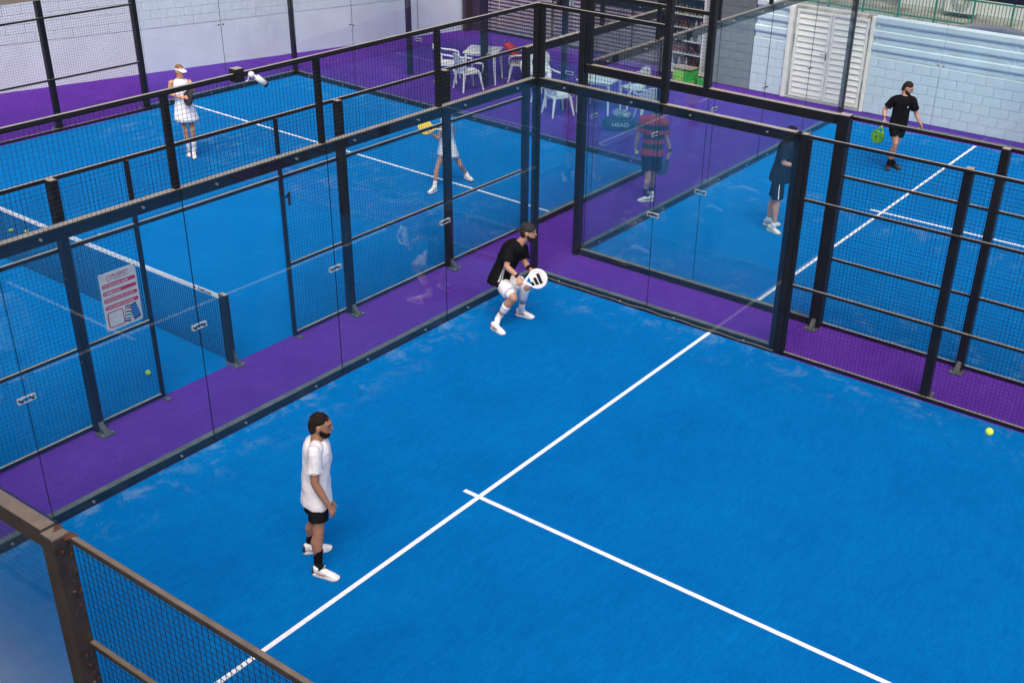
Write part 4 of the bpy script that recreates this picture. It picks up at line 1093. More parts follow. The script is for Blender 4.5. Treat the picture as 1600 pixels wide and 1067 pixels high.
def make_person(key, root, label, face, skin, o):
    """o: options. Body is one remeshed surface; clothing, hair and shoes are children"""
    J = {k: V(v) for k, v in POSES[key].items()}
    e = empty('person', (root[0], root[1], 0.006), 0, label, 'person')
    s = o.get('s', 1.0); fem = o.get('fem', False)
    sk = mat(key + '_skin', skin, 0.55, var=0.10, scale=14, bump=0.06, bscale=120)
    up = V((0, 0, 1))
    shl = (J['shL'] - J['shR']); shl_n = shl.normalized()
    hpl = (J['hpL'] - J['hpR']); hpl_n = hpl.normalized()
    # even out the shoulder width about its middle
    mid = (J['shL'] + J['shR']) / 2; hw = (0.165 if fem else 0.19) * s
    J['shR'] = mid - shl_n * hw; J['shL'] = mid + shl_n * hw
    hm = (J['hpL'] + J['hpR']) / 2; hh = (0.09 if fem else 0.095) * s
    J['hpR'] = hm - hpl_n * hh; J['hpL'] = hm + hpl_n * hh
    pel, neck = J['pel'], J['neck']
    chest_f = shl_n.cross(up); chest_f = V((chest_f.x, chest_f.y, 0)).normalized()   # forward
    hump = o.get('hump', 0.0)
    mid_sp = lerp(pel, neck, 0.55) - chest_f * hump
    def spine(t):
        if t <= 1: return pel * (1 - t) ** 2 + (mid_sp * 2 - (pel + neck) * 0.5) * 2 * t * (1 - t) + neck * t * t
        return neck + (neck - mid_sp).normalized() * (t - 1) * (neck - pel).length
    def axis(t): return lerp(hpl_n, shl_n, max(0, min(1, t))).normalized()
    W = 0.94 if fem else 1.0
    prof = [(-0.14, .115, .10), (-0.02, .165, .118), (0.10, .160, .115), (0.30, .135 * (0.93 if fem else 1), .10), (0.5, .140, .104), (0.70, .152, .108), (0.84, .152, .100), (0.93, .132, .080), (1.0, .078, .066)]
    bd = MB()
    ring_chain(bd, [spine(t) for t, a, b in prof], [(a * s * W, b * s * W) for t, a, b in prof], [axis(t) for t, a, b in prof], n=20, cap0=.4, cap1=.3)
    H, hf, hl, hu = head_frame(J['head'], face, (J['head'] - neck).normalized() * 0.25 + up)
    hs = o.get('hs', 1.0)
    ring_chain(bd, [spine(0.92), neck, H(-0.02, 0, -0.07, hs), H(-0.01, 0, -0.03, hs)], [0.062 * s, 0.058 * s, 0.055 * s, 0.05 * s], shl_n, n=14)
    for q in ('R', 'L'):
        sh, el, wr, hd = J['sh' + q], J['el' + q], J['wr' + q], J['hd' + q]
        ring_chain(bd, [lerp(neck, sh, 0.15) - up * 0.03, lerp(neck, sh, 0.6) - up * 0.028, sh - up * 0.014], [0.036 * s, 0.041 * s, 0.049 * s], up, n=12)
        k = 0.86 if fem else 1.0
        ring_chain(bd, [sh, lerp(sh, el, .3), lerp(sh, el, .6), el], [0.052 * s * k, 0.051 * s * k, 0.045 * s * k, 0.039 * s * k], up, n=12, cap0=.2)
        ring_chain(bd, [el, lerp(el, wr, .28), lerp(el, wr, .65), wr], [0.038 * s * k, 0.041 * s * k, 0.033 * s * k, (0.027 * s * k, 0.022 * s * k)], up, n=12)
        hp, kn, an = J['hp' + q], J['kn' + q], J['an' + q]
        th_d = (kn - hp).normalized(); cf = (up.cross(hpl_n) * -1).normalized(); cf = V((cf.x, cf.y, 0)).normalized()
        ring_chain(bd, [hp, lerp(hp, kn, .25), lerp(hp, kn, .6), lerp(hp, kn, .88), kn], [0.088 * s, 0.086 * s * k, 0.070 * s * k, 0.058 * s * k, 0.057 * s * k], hpl_n, n=14)
        sh_d = (an - kn).normalized(); back = -cf
        ring_chain(bd, [kn, lerp(kn, an, .12) , lerp(kn, an, .32) + back * 0.014 * s, lerp(kn, an, .6) + back * 0.006 * s, lerp(kn, an, .88), an], [0.056 * s * k, 0.053 * s * k, (0.056 * s * k, 0.062 * s * k), 0.046 * s * k, 0.036 * s * k, 0.037 * s * k], hpl_n, n=14)
        he, to = J['he' + q], J['to' + q]
        fd = V((to.x - he.x, to.y - he.y, 0)).normalized(); fc = (he + to) / 2; fc.z = 0
        J['fd' + q] = fd; lift = o.get('lift' + q, 0.0)
        J['fc' + q] = fc + up * lift
        ring_chain(bd, [an, fc - fd * 0.06 * s + up * (0.062 + lift), fc + fd * 0.02 * s + up * (0.038 + lift), fc + fd * 0.07 * s + up * (0.03 + lift)], [0.036 * s, 0.034 * s, (0.026 * s, .016 * s), (0.024 * s, .012 * s)], fd.cross(up), n=10)
        hopt = o.get('hand' + q, {})
        wr_, d_, pn_, sd_ = hand(bd, wr, hd, hopt.get('pn', -chest_f if False else shl_n * (1 if q == 'R' else -1)), hopt.get('curl', 0.35), s * 0.97, hopt.get('sd'))
        J['grip' + q] = (wr_ + d_ * 0.075 * s + pn_ * 0.030 * s, d_, pn_, sd_)
    # head with features
    head_rings(bd, H, [(-.117, .05, .022, .022), (-.104, .042, .046, .040), (-.08, .026, .068, .054), (-.05, .014, .082, .063), (-.02, .006, .090, .070), (.02, .0, .096, .0745), (.055, -.004, .094, .073), (.085, -.008, .080, .062), (.105, -.010, .055, .044), (.117, -.010, .025, .02)], hs)
    ring_chain(bd, [H(.088, 0, .022, hs), H(.101, 0, .0, hs), H(.112, 0, -.018, hs)], [.009 * hs, .0105 * hs, (.014 * hs, .012 * hs)], hl, n=10)
    ring_chain(bd, [H(.084, -.045, .034, hs), H(.094, -.02, .036, hs), H(.094, .02, .036, hs), H(.084, .045, .034, hs)], [.009 * hs] * 4, hu, n=8)
    ring_chain(bd, [H(.088, -.018, -.052, hs), H(.097, 0, -.050, hs), H(.088, .018, -.052, hs)], [.007 * hs, .008 * hs, .007 * hs], hu, n=8)
    ring_chain(bd, [H(.078, -.014, -.098, hs), H(.082, .014, -.098, hs)], [.014 * hs, .014 * hs], hu, n=8)
    for sg in (-1, 1):
        ellip(bd, H(-.004, sg * .078, .0, hs), [hf * .021 * hs, hl * .014 * hs, hu * .034 * hs], 10)
    remesh(bd, 'body', sk, e, o.get('vox', 0.0075), 3)
    # eyes, brows, lips
    em = mat(key + '_eye', (0.02, 0.015, 0.012), 0.2); lm = mat(key + '_lips', tuple(c * k for c, k in zip(skin, (0.85, 0.55, 0.55))), 0.5)
    hm_ = mat(key + '_hair', o['hair'], 0.75, var=0.45, scale=70, bump=0.8, bscale=140, spec=0.15)
    for sg in (-1, 1):
        mb = MB(); ellip(mb, H(.083, sg * .031, .014, hs), [hf * .008 * hs, hl * .0145 * hs, hu * .0065 * hs], 8); mb.build('eye', em, e, True)
        mb = MB(); ring_chain(mb, [H(.092, sg * .016, .036, hs), H(.092, sg * .034, .041, hs), H(.080, sg * .050, .035, hs)], [.005 * hs] * 3, hu, n=6); mb.build('eyebrow', hm_, e, True)
    mb = MB(); ring_chain(mb, [H(.092, -.019, -.053, hs), H(.1015, 0, -.051, hs), H(.092, .019, -.053, hs)], [.0055 * hs] * 3, hu, n=6); mb.build('lips', lm, e, True)
    # hair / cap / visor
    if o.get('hairstyle', 'short') == 'short':
        t = o.get('hairh', 1.0)
        fade = mat(key + '_hair_fade', tuple(0.88 * h + 0.12 * k * 0.5 for h, k in zip(o['hair'], skin)), 0.8, var=0.3, scale=90, spec=0.1)
        mb = MB(); head_rings(mb, H, [(-.082, -.060, .030, .038), (-.055, -.053, .048, .056), (-.028, -.048, .056, .068), (-.005, -.043, .061, .0735), (.010, -.030, .072, .0762), (.030, -.018, .081, .0775), (.050, -.012, .085, .0765), (.075, -.008, .080, .066)], hs)
        remesh(mb, 'hair_fade', fade, e, 0.005, 2, 0.002 * hs, 60, 2.0)
        mb = MB(); head_rings(mb, H, [(-.02, -.056, .050, .066), (.010, -.046, .062, .074), (.036, -.024, .078, .0785), (.056, -.011, .089, .078 * t), (.078, -.008, .085, .073 * t), (.098, -.009, .071, .061 * t), (.113, -.010, .053, .046), (.124, -.010, .030, .026)], hs)
        remesh(mb, 'hair', hm_, e, 0.005, 2, 0.007 * hs, 55, 1.0)
    elif o['hairstyle'] == 'cap':
        mb = MB(); head_rings(mb, H, [(-.07, -.048, .038, .05), (-.03, -.034, .060, .067), (.0, -.03, .068, .073), (.02, -.024, .07, .074)], hs); remesh(mb, 'hair', hm_, e, 0.006, 2, 0.004, 45)
        cm_ = mat(key + '_cap', (0.012, 0.012, 0.014), 0.8, var=0.3)
        mb = MB(); head_rings(mb, H, [(.028, -.006, .100, .082), (.045, -.006, .1015, .083), (.075, -.007, .098, .080), (.105, -.010, .080, .065), (.125, -.012, .05, .042), (.133, -.012, .02, .018)], hs)
        cap_ = remesh(mb, 'cap', cm_, e, 0.006, 2)
        mb = MB(); ring_chain(mb, [H(-.08, 0, .040, hs), H(-.125, 0, .025, hs), H(-.165, 0, .008, hs)], [(.072 * hs, .008), (.068 * hs, .006), (.045 * hs, .005)], hl, n=16); mb.build('brim', cm_, cap_, True)
        mb = MB(); ellip(mb, H(.096, -.012, .058, hs), [hf * .004, hl * .013, hu * .012], 8); mb.build('badge', mat('gold_badge', (0.35, 0.25, 0.08), 0.5), cap_, True)
    elif o['hairstyle'] == 'pony':
        mb = MB(); head_rings(mb, H, [(-.06, -.040, .046, .058), (-.02, -.030, .066, .074), (.02, -.018, .078, .079), (.055, -.010, .092, .079), (.085, -.010, .082, .068), (.112, -.012, .055, .046), (.124, -.012, .022, .02)], hs)
        ring_chain(mb, [H(-.09, 0, .03, hs), H(-.125, .0, .01, hs), H(-.125, .0, -.06, hs), H(-.105, 0, -.13, hs)], [.022, .028, .026, .012], hl, n=10)
        remesh(mb, 'hair', hm_, e, 0.006, 2, 0.005, 45)
        if o.get('visor'):
            wm = mat(key + '_visor', (0.75, 0.76, 0.78), 0.7)
            mb = MB(); n = 20
            pts = [H(-.004 + .1 * math.cos(q), .083 * math.sin(q), .045, hs) for q in [-2.4 + 4.8 * k / n for k in range(n + 1)]]
            ring_chain(mb, pts, [(.018, .004)] * (n + 1), hu, n=8)
            vz = mb.build('visor', wm, e, True)
            mb = MB(); ring_chain(mb, [H(.085, 0, .040, hs), H(.13, 0, .028, hs), H(.165, 0, .012, hs)], [(.074 * hs, .006), (.070 * hs, .005), (.045 * hs, .004)], hl, n=16); mb.build('brim', wm, vz, True)
    if o.get('beard'):
        bmt = mat(key + '_beard', o['hair'], 0.85, var=0.3, scale=90, bump=0.5, spec=0.1)
        mb = MB(); th = o['beard']
        head_rings(mb, H, [(-.119 - th * .5, .052, .022, .022), (-.105 - th * .3, .046, .044 + th, .0405 + th * .6), (-.082, .034, .0605 + th, .0545 + th * .4), (-.062, .026, .070 + th * .3, .0612 + th * .3), (-.046, .020, .0725, .0652), (-.030, .016, .060, .0690), (-.012, .013, .036, .0722), (.012, .012, .016, .0752), (.024, .010, .008, .07)], hs)
        remesh(mb, 'beard', bmt, e, 0.005, 2, 0.0025, 60)
    # ---- clothing
    def fabric(nm, col, **k): return o.get(nm) or mat(key + '_' + nm, col, 0.85, var=k.get('var', 0.05), scale=k.get('scale', 5), bump=0.15, bscale=k.get('bscale', 180), sheen=0.1)
    if 'shirt' in o:
        so = o['shirt']; sm_ = so['mat']; g_ = so.get('loose', 1.0)
        mb = MB(); hem = so.get('hem', -0.20)
        pr = [(hem, .198, .150), (hem * .5, .198, .149), (0.0, .196, .145), (0.12, .185, .136), (0.32, .172, .130), (0.52, .174, .132), (0.70, .186, .136), (0.84, .187, .128), (0.93, .168, .108), (0.985, .105, .088)]
        ring_chain(mb, [spine(t) - (chest_f * so.get('back', 0.0) if t < 0.3 else V((0, 0, 0))) for t, a, b in pr], [(a * s * W * g_, b * s * W * g_) for t, a, b in pr], [axis(t) for t, a, b in pr], n=22, cap0=.06, cap1=.15)
        slv = so.get('sleeve', 0.6)
        for q in ('R', 'L'):
            sh, el = J['sh' + q], J['el' + q]
            if slv > 0: ring_chain(mb, [lerp(neck, sh, 0.2) - up * 0.014, lerp(neck, sh, 0.65) - up * 0.010, sh - up * 0.006], [0.062 * s, 0.074 * s, 0.074 * s], up, n=14, cap0=.3, cap1=.5)
            else: ring_chain(mb, [lerp(neck, sh, 0.45) - up * 0.02, lerp(neck, sh, 0.5) - up * 0.012], [0.052 * s, 0.056 * s], up, n=14, cap0=.3, cap1=.3)
            if slv > 0: ring_chain(mb, [sh, lerp(sh, el, slv * .4), lerp(sh, el, slv * .8), lerp(sh, el, slv)], [0.070 * s, 0.071 * s * g_, 0.073 * s * g_, 0.075 * s * g_], up, n=14, cap0=1.0, cap1=.08)
        shirt = remesh(mb, so.get('name', 'shirt'), sm_, e, 0.008, 5, so.get('wrinkle', 0.011) * 1.5, 6.5, ord(key) % 7)
        nk = MB(); ring_chain(nk, [spine(0.93), spine(0.97), neck + (neck - spine(.9)).normalized() * 0.006], [(0.105 * s, 0.088 * s), (0.084 * s, 0.076 * s), (0.067 * s, 0.063 * s)], shl_n, n=20, cap0=0, cap1=0)
        nk.build('collar', so.get('collar', sm_), shirt, True)
        e['_'] = 0; del e['_']
        J['shirt_obj'] = shirt
        if slv > 0:
            for q in ('R', 'L'):
                sh, el = J['sh' + q], J['el' + q]; dd = (el - sh).normalized(); a_ = lerp(sh, el, slv) - dd * 0.004
                u_ = dd.orthogonal().normalized(); v_ = dd.cross(u_)
                mb = MB(); mb.tube([a_ + (u_ * math.cos(t) + v_ * math.sin(t)) * 0.0745 * s * g_ for t in [2 * math.pi * k / 24 for k in range(25)]], 0.0035, 5); mb.build('sleeve_hem', sm_, shirt, True)
    if 'shorts' in o:
        so = o['shorts']; mb = MB(); f_ = so.get('len', 0.6)
        pr = [(-0.16, .125, .112), (-0.06, .172, .124), (0.05, .168, .120), (0.16, .150, .108)]
        ring_chain(mb, [spine(t) for t, a, b in pr], [(a * s * W, b * s * W) for t, a, b in pr], [axis(t) for t, a, b in pr], n=20, cap0=.3, cap1=.2)
        for q in ('R', 'L'):
            hp, kn = J['hp' + q], J['kn' + q]
            fl = so.get('flare', 1.0)
            ring_chain(mb, [hp, lerp(hp, kn, f_ * .4), lerp(hp, kn, f_ * .8), lerp(hp, kn, f_)], [0.098 * s * W, 0.102 * s * fl, 0.100 * s * fl, 0.101 * s * fl], hpl_n, n=16, cap0=.4, cap1=.06)
        sh_ = remesh(mb, 'shorts', so['mat'], e, 0.009, 3, 0.009, 8, 3.0)
        J['shorts_obj'] = sh_
        if 'under' in so:
            for q in ('R', 'L'):
                if q in so['under']:
                    hp, kn = J['hp' + q], J['kn' + q]; u0, u1 = so['under'][q]
                    mb = MB(); ring_chain(mb, [lerp(hp, kn, u0), lerp(hp, kn, u1)], [0.082 * s, 0.070 * s], hpl_n, n=16, cap0=.2, cap1=.05); mb.build('undershorts', so['under_mat'], sh_, True)
    if 'skirt' in o:
        so = o['skirt']; mb = MB(); n = 48
        hemd = so.get('drop', 0.42); waist = spine(0.22); cen = lerp(J['hpL'], J['hpR'], .5)
        rows = 9; vs = []
        for j in range(rows):
            t = j / (rows - 1)
            c_ = lerp(waist, V((cen.x, cen.y, waist.z - hemd)), t)
            ra = (0.135 + 0.10 * t ** 0.7) * s; rb = (0.105 + 0.10 * t ** 0.7) * s
            for k in range(n):
                q = 2 * math.pi * k / n
                pl_ = 1 + 0.05 * t * math.cos(q * 16) + 0.05 * t * math.sin(q * 3 + 1)
                fwv = hpl_n.cross(up)
                vs.append(c_ + hpl_n * (ra * pl_ * math.cos(q)) + fwv * (rb * pl_ * math.sin(q)))
        fs = [(j * n + k, j * n + (k + 1) % n, (j + 1) * n + (k + 1) % n, (j + 1) * n + k) for j in range(rows - 1) for k in range(n)]
        # thin inner face so the skirt has thickness
        m0 = len(vs)
        for v in list(vs): vs.append(v + (cen - v) * 0.03)
        fs += [tuple(m0 + i for i in reversed(f)) for f in fs]
        fs += [((rows - 1) * n + k, (rows - 1) * n + (k + 1) % n, m0 + (rows - 1) * n + (k + 1) % n, m0 + (rows - 1) * n + k) for k in range(n)]
        mb.raw(vs, fs); sk_ = mb.build('skirt', so['mat'], e, True)
        if so.get('trim'):
            mb = MB(); mb.tube([vs[(rows - 2) * n + k] + (vs[(rows - 2) * n + k] - cen) * .01 for k in range(n)] + [vs[(rows - 2) * n]], 0.004, 5); mb.build('hem_trim', so['trim'], sk_)
    for q in ('R', 'L'):
        kn, an, fd, fc = J['kn' + q], J['an' + q], J['fd' + q], J['fc' + q]
        for nm, cfg in (('sock', o.get('sock')), ('sleeve' + q, o.get('legsleeve' + q))):
            if not cfg: continue
            u0, u1, mt = cfg
            cf = (up.cross(hpl_n) * -1); cf = V((cf.x, cf.y, 0)).normalized(); back = -cf
            if nm == 'sock':
                mb = MB(); ring_chain(mb, [lerp(kn, an, u0), lerp(kn, an, (u0 + 1) / 2), an, fc - fd * 0.05 * s + up * 0.07], [(0.050 if u0 < .75 else .043) * s, 0.045 * s, 0.0425 * s, 0.045 * s], hpl_n, n=16, cap0=.05, cap1=.3); remesh(mb, 'sock', mt, e, 0.007, 2)
            else:
                mb = MB(); ks_ = [u0 + (u1 - u0) * i / 5 for i in range(6)]
                def leg(u):
                    return (lerp(kn, an, u) + back * 0.013 * s * math.exp(-((u - .35) / .25) ** 2)) if u >= 0 else lerp(kn, J['hp' + q], -u)
                def lr(u): return (0.065 if u < 0.15 else 0.064 - 0.016 * max(0, (u - .35)) / .5) * s
                ring_chain(mb, [leg(u) for u in ks_], [lr(u) for u in ks_], hpl_n, n=16, cap0=.05, cap1=.05); mb.build('leg_sleeve', mt, e, True)
        # shoe
        so = o['shoe']
        sv = fd.cross(up)
        mb = MB(); base = fc
        L2 = 0.145 * s * (0.92 if fem else 1)
        def F(x, y, z): return base + fd * x * L2 + sv * y * s + up * z
        ol = [(-1, .018), (-.92, .030), (-.6, .036), (-.1, .036), (.3, .045), (.65, .047), (.88, .036), (1.0, .014)]
        pts = [F(x, y, 0) for x, y in ol] + [F(x, -y, 0) for x, y in reversed(ol)]
        nn = len(pts)
        def lev(z, g, rise=0): return [base + (p - base) * g + up * (z + rise * max(0, (p - base).dot(fd) / L2 - .6)) for p in pts]
        vs = lev(0.002, .96, .02) + lev(0.008, 1.0, .025) + lev(0.028, 1.0, .01)
        fs = [(k, (k + 1) % nn, nn + (k + 1) % nn, nn + k) for k in range(nn)] + [(nn + k, nn + (k + 1) % nn, 2 * nn + (k + 1) % nn, 2 * nn + k) for k in range(nn)] + [tuple(range(nn - 1, -1, -1)), tuple(range(2 * nn, 3 * nn))]
        up_ = MB()
        ring_chain(up_, [F(-.80, 0, .060), F(-.5, 0, .062), F(-.1, 0, .058), F(.3, 0, .046), F(.62, 0, .038), F(.82, 0, .032)],
                   [(.034 * s, .036), (.037 * s, .040), (.038 * s, .037), (.042 * s, .028), (.042 * s, .020), (.032 * s, .014)], sv, n=14, cap0=.5, cap1=.8)
        ring_chain(up_, [F(-.62, 0, .06), F(-.60, 0, .10)], [(.040 * s, .048 * s)] * 2, sv, n=14, cap0=.1, cap1=.1)
        sh_o = remesh(up_, 'shoe', so['mat'], e, 0.006, 3)
        mb.raw(vs, fs); mb.build('sole', so.get('sole', so['mat']), sh_o)
        if 'heel' in so:
            mb = MB(); ring_chain(mb, [F(-.93, 0, .032), F(-.90, 0, .085)], [(.034 * s, .018), (.032 * s, .014)], sv, n=12); mb.build('heel_counter', so['heel'], sh_o, True)
        if 'stripe' in so:
            for yy in (-1, 1):
                mb = MB()
                for x0 in (-.42, -.2, .02):
                    w_ = .0375 if x0 < 0 else .041
                    mb.tube([F(x0 - .16, yy * (w_ + .001), .034), F(x0, yy * (w_ + .002), .048), F(x0 + .10, yy * (w_ - .004), .062)], 0.0045, 5)
                mb.build('side_stripe', so['stripe'], sh_o)
        if so.get('laces'):
            mb = MB()
            for i in range(4):
                x_ = -.22 + i * .16; z_ = .098 - .013 * i
                mb.tube([F(x_, -.02, z_ - .008), F(x_, 0, z_), F(x_, .02, z_ - .008)], 0.0035, 5)
            mb.tube([F(-.2, 0, .1), F(-.1, .03, .112), F(-.25, .045, .1)], 0.003, 5); mb.tube([F(-.2, 0, .1), F(-.12, -.03, .112), F(-.26, -.04, .1)], 0.003, 5)
            mb.build('laces', so['laces'], sh_o)
    for q, f0, f1, mt in o.get('bands', []):
        el, wr = J['el' + q], J['wr' + q]
        mb = MB(); ring_chain(mb, [lerp(el, wr, f0), lerp(el, wr, f1)], [(0.037 if f0 < .8 else .033) * s, .033 * s], up, n=14, cap0=.12, cap1=.12); mb.build('wristband', mt, e, True)
    return e, J

def wrap_strip(target, parent, name, m, pts, width, off=0.0025):
    """thin strip of cloth print laid onto a garment"""
    mb = MB(); pts = [V(p) for p in pts]; vs = []
    for i, p in enumerate(pts):
        vs += [p - width, p, p + width]
    fs = []
    for i in range(len(pts) - 1):
        for k in range(2): fs.append((i * 3 + k, i * 3 + k + 1, (i + 1) * 3 + k + 1, (i + 1) * 3 + k))
    mb.raw(vs, fs)
    o = mb.build(name, m, parent)
    md = o.modifiers.new('wrap', 'SHRINKWRAP'); md.target = target; md.offset = off; md.wrap_method = 'NEAREST_SURFACEPOINT'; md.wrap_mode = 'OUTSIDE_SURFACE'
    return o

def racket(name, label, origin, axis, normal, face_m, edge_m, print_fn=None, scale=1.0, offset=0.0):
    """padel racket: round-headed perforated bat, solid face, open throat; origin = butt of the handle"""
    axis = V(axis).normalized(); normal = V(normal); normal = (normal - axis * normal.dot(axis)).normalized(); sdv = normal.cross(axis)
    Mx = Matrix((axis, sdv, normal)).transposed().to_4x4(); Mx.translation = V(origin)
    e = bpy.data.objects.new(name, None); COL.objects.link(e); e.matrix_world = Mx
    tag(e, label, 'padel racket')
    cu = bpy.data.curves.new('face', 'CURVE'); cu.dimensions = '2D'; cu.fill_mode = 'BOTH'; cu.extrude = 0.016; cu.bevel_depth = 0.003; cu.bevel_resolution = 1
    def spl(pts, cyc=True):
        sp = cu.splines.new('POLY'); sp.points.add(len(pts) - 1)
        for p_, q_ in zip(sp.points, pts): p_.co = (q_[0], q_[1], 0, 1)
        sp.use_cyclic_u = cyc
    head = []
    cx, a_, b_ = 0.325, 0.130, 0.127
    n = 44
    for k in range(n + 1):
        t = -2.45 + 4.9 * k / n
        head.append((cx + a_ * math.cos(t), b_ * math.sin(t)))
    out = [(0.135, -0.016)] + head[0:] + [(0.135, 0.016)]
    spl(out)
    spl([(0.168, 0.0), (0.222, 0.055), (0.235, 0.0), (0.222, -0.055)][::-1])
    for j, (rr_, cnt_, ph) in enumerate(((0.035, 6, 0), (0.066, 12, .2), (0.094, 18, 0))):
        for k in range(cnt_):
            t = 2 * math.pi * k / cnt_ + ph
            if j == 2 and abs(((t + math.pi) % (2 * math.pi)) - math.pi) > 2.5: continue
            if print_fn and j == 0: continue
            x, y = cx + 0.005 + rr_ * math.cos(t), rr_ * math.sin(t)
            spl([(x + 0.0078 * math.cos(u), y + 0.0078 * math.sin(u)) for u in [2 * math.pi * i / 8 for i in range(8)]][::-1])
    tmp = bpy.data.objects.new('tmp', cu)
    me = bake(tmp); bpy.data.objects.remove(tmp)
    me.materials.clear(); me.materials.append(face_m); me.name = 'face'
    link(bpy.data.objects.new('face', me), e)
    mb = MB(); mb.tube([(cx + (a_ + .001) * math.cos(t), (b_ + .001) * math.sin(t), 0) for t in [-2.2 + 4.4 * k / 40 for k in range(41)]], 0.009, 8); mb.build('rim', edge_m, e, True)
    gm_ = face_m if offset else MT.setdefault('grip', mat('grip_tape', (0.55, 0.56, 0.58), 0.8))
    mb = MB(); mb.tube([(0.004, 0, 0), (0.0, 0, 0), (0.012, 0, 0), (0.13, 0, 0), (0.16, 0, 0)][1:], [0.017, 0.018, 0.0155, 0.015], 10); mb.build('handle', gm_, e, True)
    if print_fn: print_fn(e, cx)
    return e
def ball(loc, label, group=None):
    o = bpy.data.objects.new('tennis_ball', BALLME); COL.objects.link(o); o.location = loc
    o.rotation_euler = (loc[0], loc[1], 0)
    tag(o, label, 'ball', group); return o
_q = MB(); _b = bmesh.new(); bmesh.ops.create_uvsphere(_b, u_segments=20, v_segments=12, radius=0.033); _b.verts.index_update()
_q.raw([v.co for v in _b.verts], [[v.index for v in f.verts] for f in _b.faces]); _b.free()
_q.tube([(0.0332 * math.cos(t) * math.cos(.5 * math.sin(2 * t)), 0.0332 * math.sin(t) * math.cos(.5 * math.sin(2 * t)), 0.0332 * math.sin(.5 * math.sin(2 * t))) for t in [2 * math.pi * k / 40 for k in range(41)]], 0.0012, 4, 1)
BALLME = _q.mesh('tennis_ball', [BALLM, MT['line']], True)
white_f = mat('white_cotton', (0.68, 0.67, 0.71), 0.9, var=0.04, scale=4, bump=0.9, bscale=16, spec=0.1)
black_f = mat('black_sports_cloth', (0.0065, 0.0065, 0.008), 0.85, var=0.3, scale=5, bump=0.2, bscale=160, spec=0.08)
navy_f = mat('dark_navy_cloth', (0.006, 0.012, 0.020), 0.85, var=0.2, scale=5, spec=0.08)
white_sock = mat('white_sock_knit', (0.72, 0.73, 0.76), 0.9, var=0.03, scale=40, bump=0.3)
white_sh = mat('white_shoe_mesh', (0.70, 0.69, 0.70), 0.6, var=0.10, scale=35, bump=0.3)
grey_sh = mat('grey_shoe_mesh', (0.35, 0.35, 0.37), 0.6, var=0.2, scale=30)
dark_sh = mat('dark_brown_shoe', (0.03, 0.02, 0.02), 0.6, var=0.4, scale=35)
orange = mat('orange_stripe', (0.55, 0.20, 0.08), 0.5); red_m = mat('red_accent', (0.45, 0.02, 0.02), 0.5)
# 1 man in the white tee
e, J = make_person('A', (6.80, 2.50), 'bearded man in white t-shirt and black shorts standing in profile', RT * 1.0 - TO * 0.05 + V((0, 0, -0.12)), (0.30, 0.145, 0.085),
    dict(s=0.97, hs=1.02, hair=(0.012, 0.009, 0.008), beard=0.002, vox=0.0065, hump=0.0,
         shirt=dict(mat=white_f, hem=-0.10, sleeve=0.62, loose=1.0, wrinkle=0.015, back=0.0),
         shorts=dict(mat=black_f, len=0.62, flare=1.02), sock=(0.55, 1, black_f), shoe=dict(mat=white_sh, heel=mat('black_heel', (0.02, 0.02, 0.02)), stripe=orange, laces=white_sock),
         handR=dict(curl=0.75, pn=V((0, 0, -1)) - TO * .3), handL=dict(curl=0.5)))
bk = -RT
for dz, ln in ((0.42, .03), (0.36, .05), (0.335, .06)):
    c_ = V((0, 0, 0.93)) + bk * 0.2 + V((0, 0, dz - 0.1)) + TO * 0.02
    wrap_strip(J['shirt_obj'], e, 'back_print', MT['steel'], [c_ + TO * t for t in (-ln, -ln * .3, ln * .3, ln)], V((0, 0, 0.006)))
# 2 crouching man
e, J = make_person('B', (1.42, 0.66), 'crouching man in backward black cap and black t-shirt with white shorts, racket ready', RT * 1.0 + TO * 0.12 + V((0, 0, -0.10)), (0.42, 0.22, 0.15),
    dict(s=1.0, hs=1.03, hair=(0.03, 0.018, 0.012), hairstyle='cap', beard=0.001, vox=0.0065, hump=0.05,
         shirt=dict(mat=black_f, hem=-0.14, sleeve=0.72, loose=1.08, wrinkle=0.014, back=0.02),
         shorts=dict(mat=white_f, len=0.68, flare=1.14, under=dict(R=(0.6, 0.86), L=(0.6, .8)), under_mat=white_sock), sock=(0.80, 1, white_sock),
         legsleeveL=(-0.25, 0.62, white_sock), legsleeveR=(0.36, 0.66, white_sock),
         shoe=dict(mat=white_sh, heel=red_m, stripe=mat('dark_stripe', (0.05, 0.03, 0.04)), laces=white_sock), bands=[('R', .80, .93, black_f), ('L', .62, .9, black_f)],
         handR=dict(curl=1.05, sd=V((-.62, .78, .16)), pn=V((0, 0, -1)) + RT * .2), handL=dict(curl=0.5, pn=TO * -1 + RT * .3)))
# position of the racket: handle through the right hand
g0, d_, pn_, sd_ = J['gripR']
ax = (RT * 0.98 + TO * 0.12 + V((0, 0, 0.36))).normalized()
def bars(e_, cx):
    bm_ = MT['steel']
    mb = MB()
    for i, (x0, ln) in enumerate(((-0.066, 0.055), (-0.012, 0.100), (0.044, 0.142))):
        # three slanted bars growing in height
        vs = []
        sh = 0.02
        y0 = -0.075
        q = [(cx + x0 - 0.022, y0), (cx + x0 + 0.022, y0), (cx + x0 + 0.022 - sh, y0 + ln), (cx + x0 - 0.022 - sh, y0 + ln)]
        mb.raw([(x, y, 0.0194) for x, y in q] + [(x, y, 0.0205) for x, y in q], [(0, 3, 2, 1), (4, 5, 6, 7), (0, 1, 5, 4), (1, 2, 6, 5), (2, 3, 7, 6), (3, 0, 4, 7)])
    mb.build('logo_print', bm_, e_)
org = V((1.42, 0.66, 0.006)) + g0 - ax * 0.07
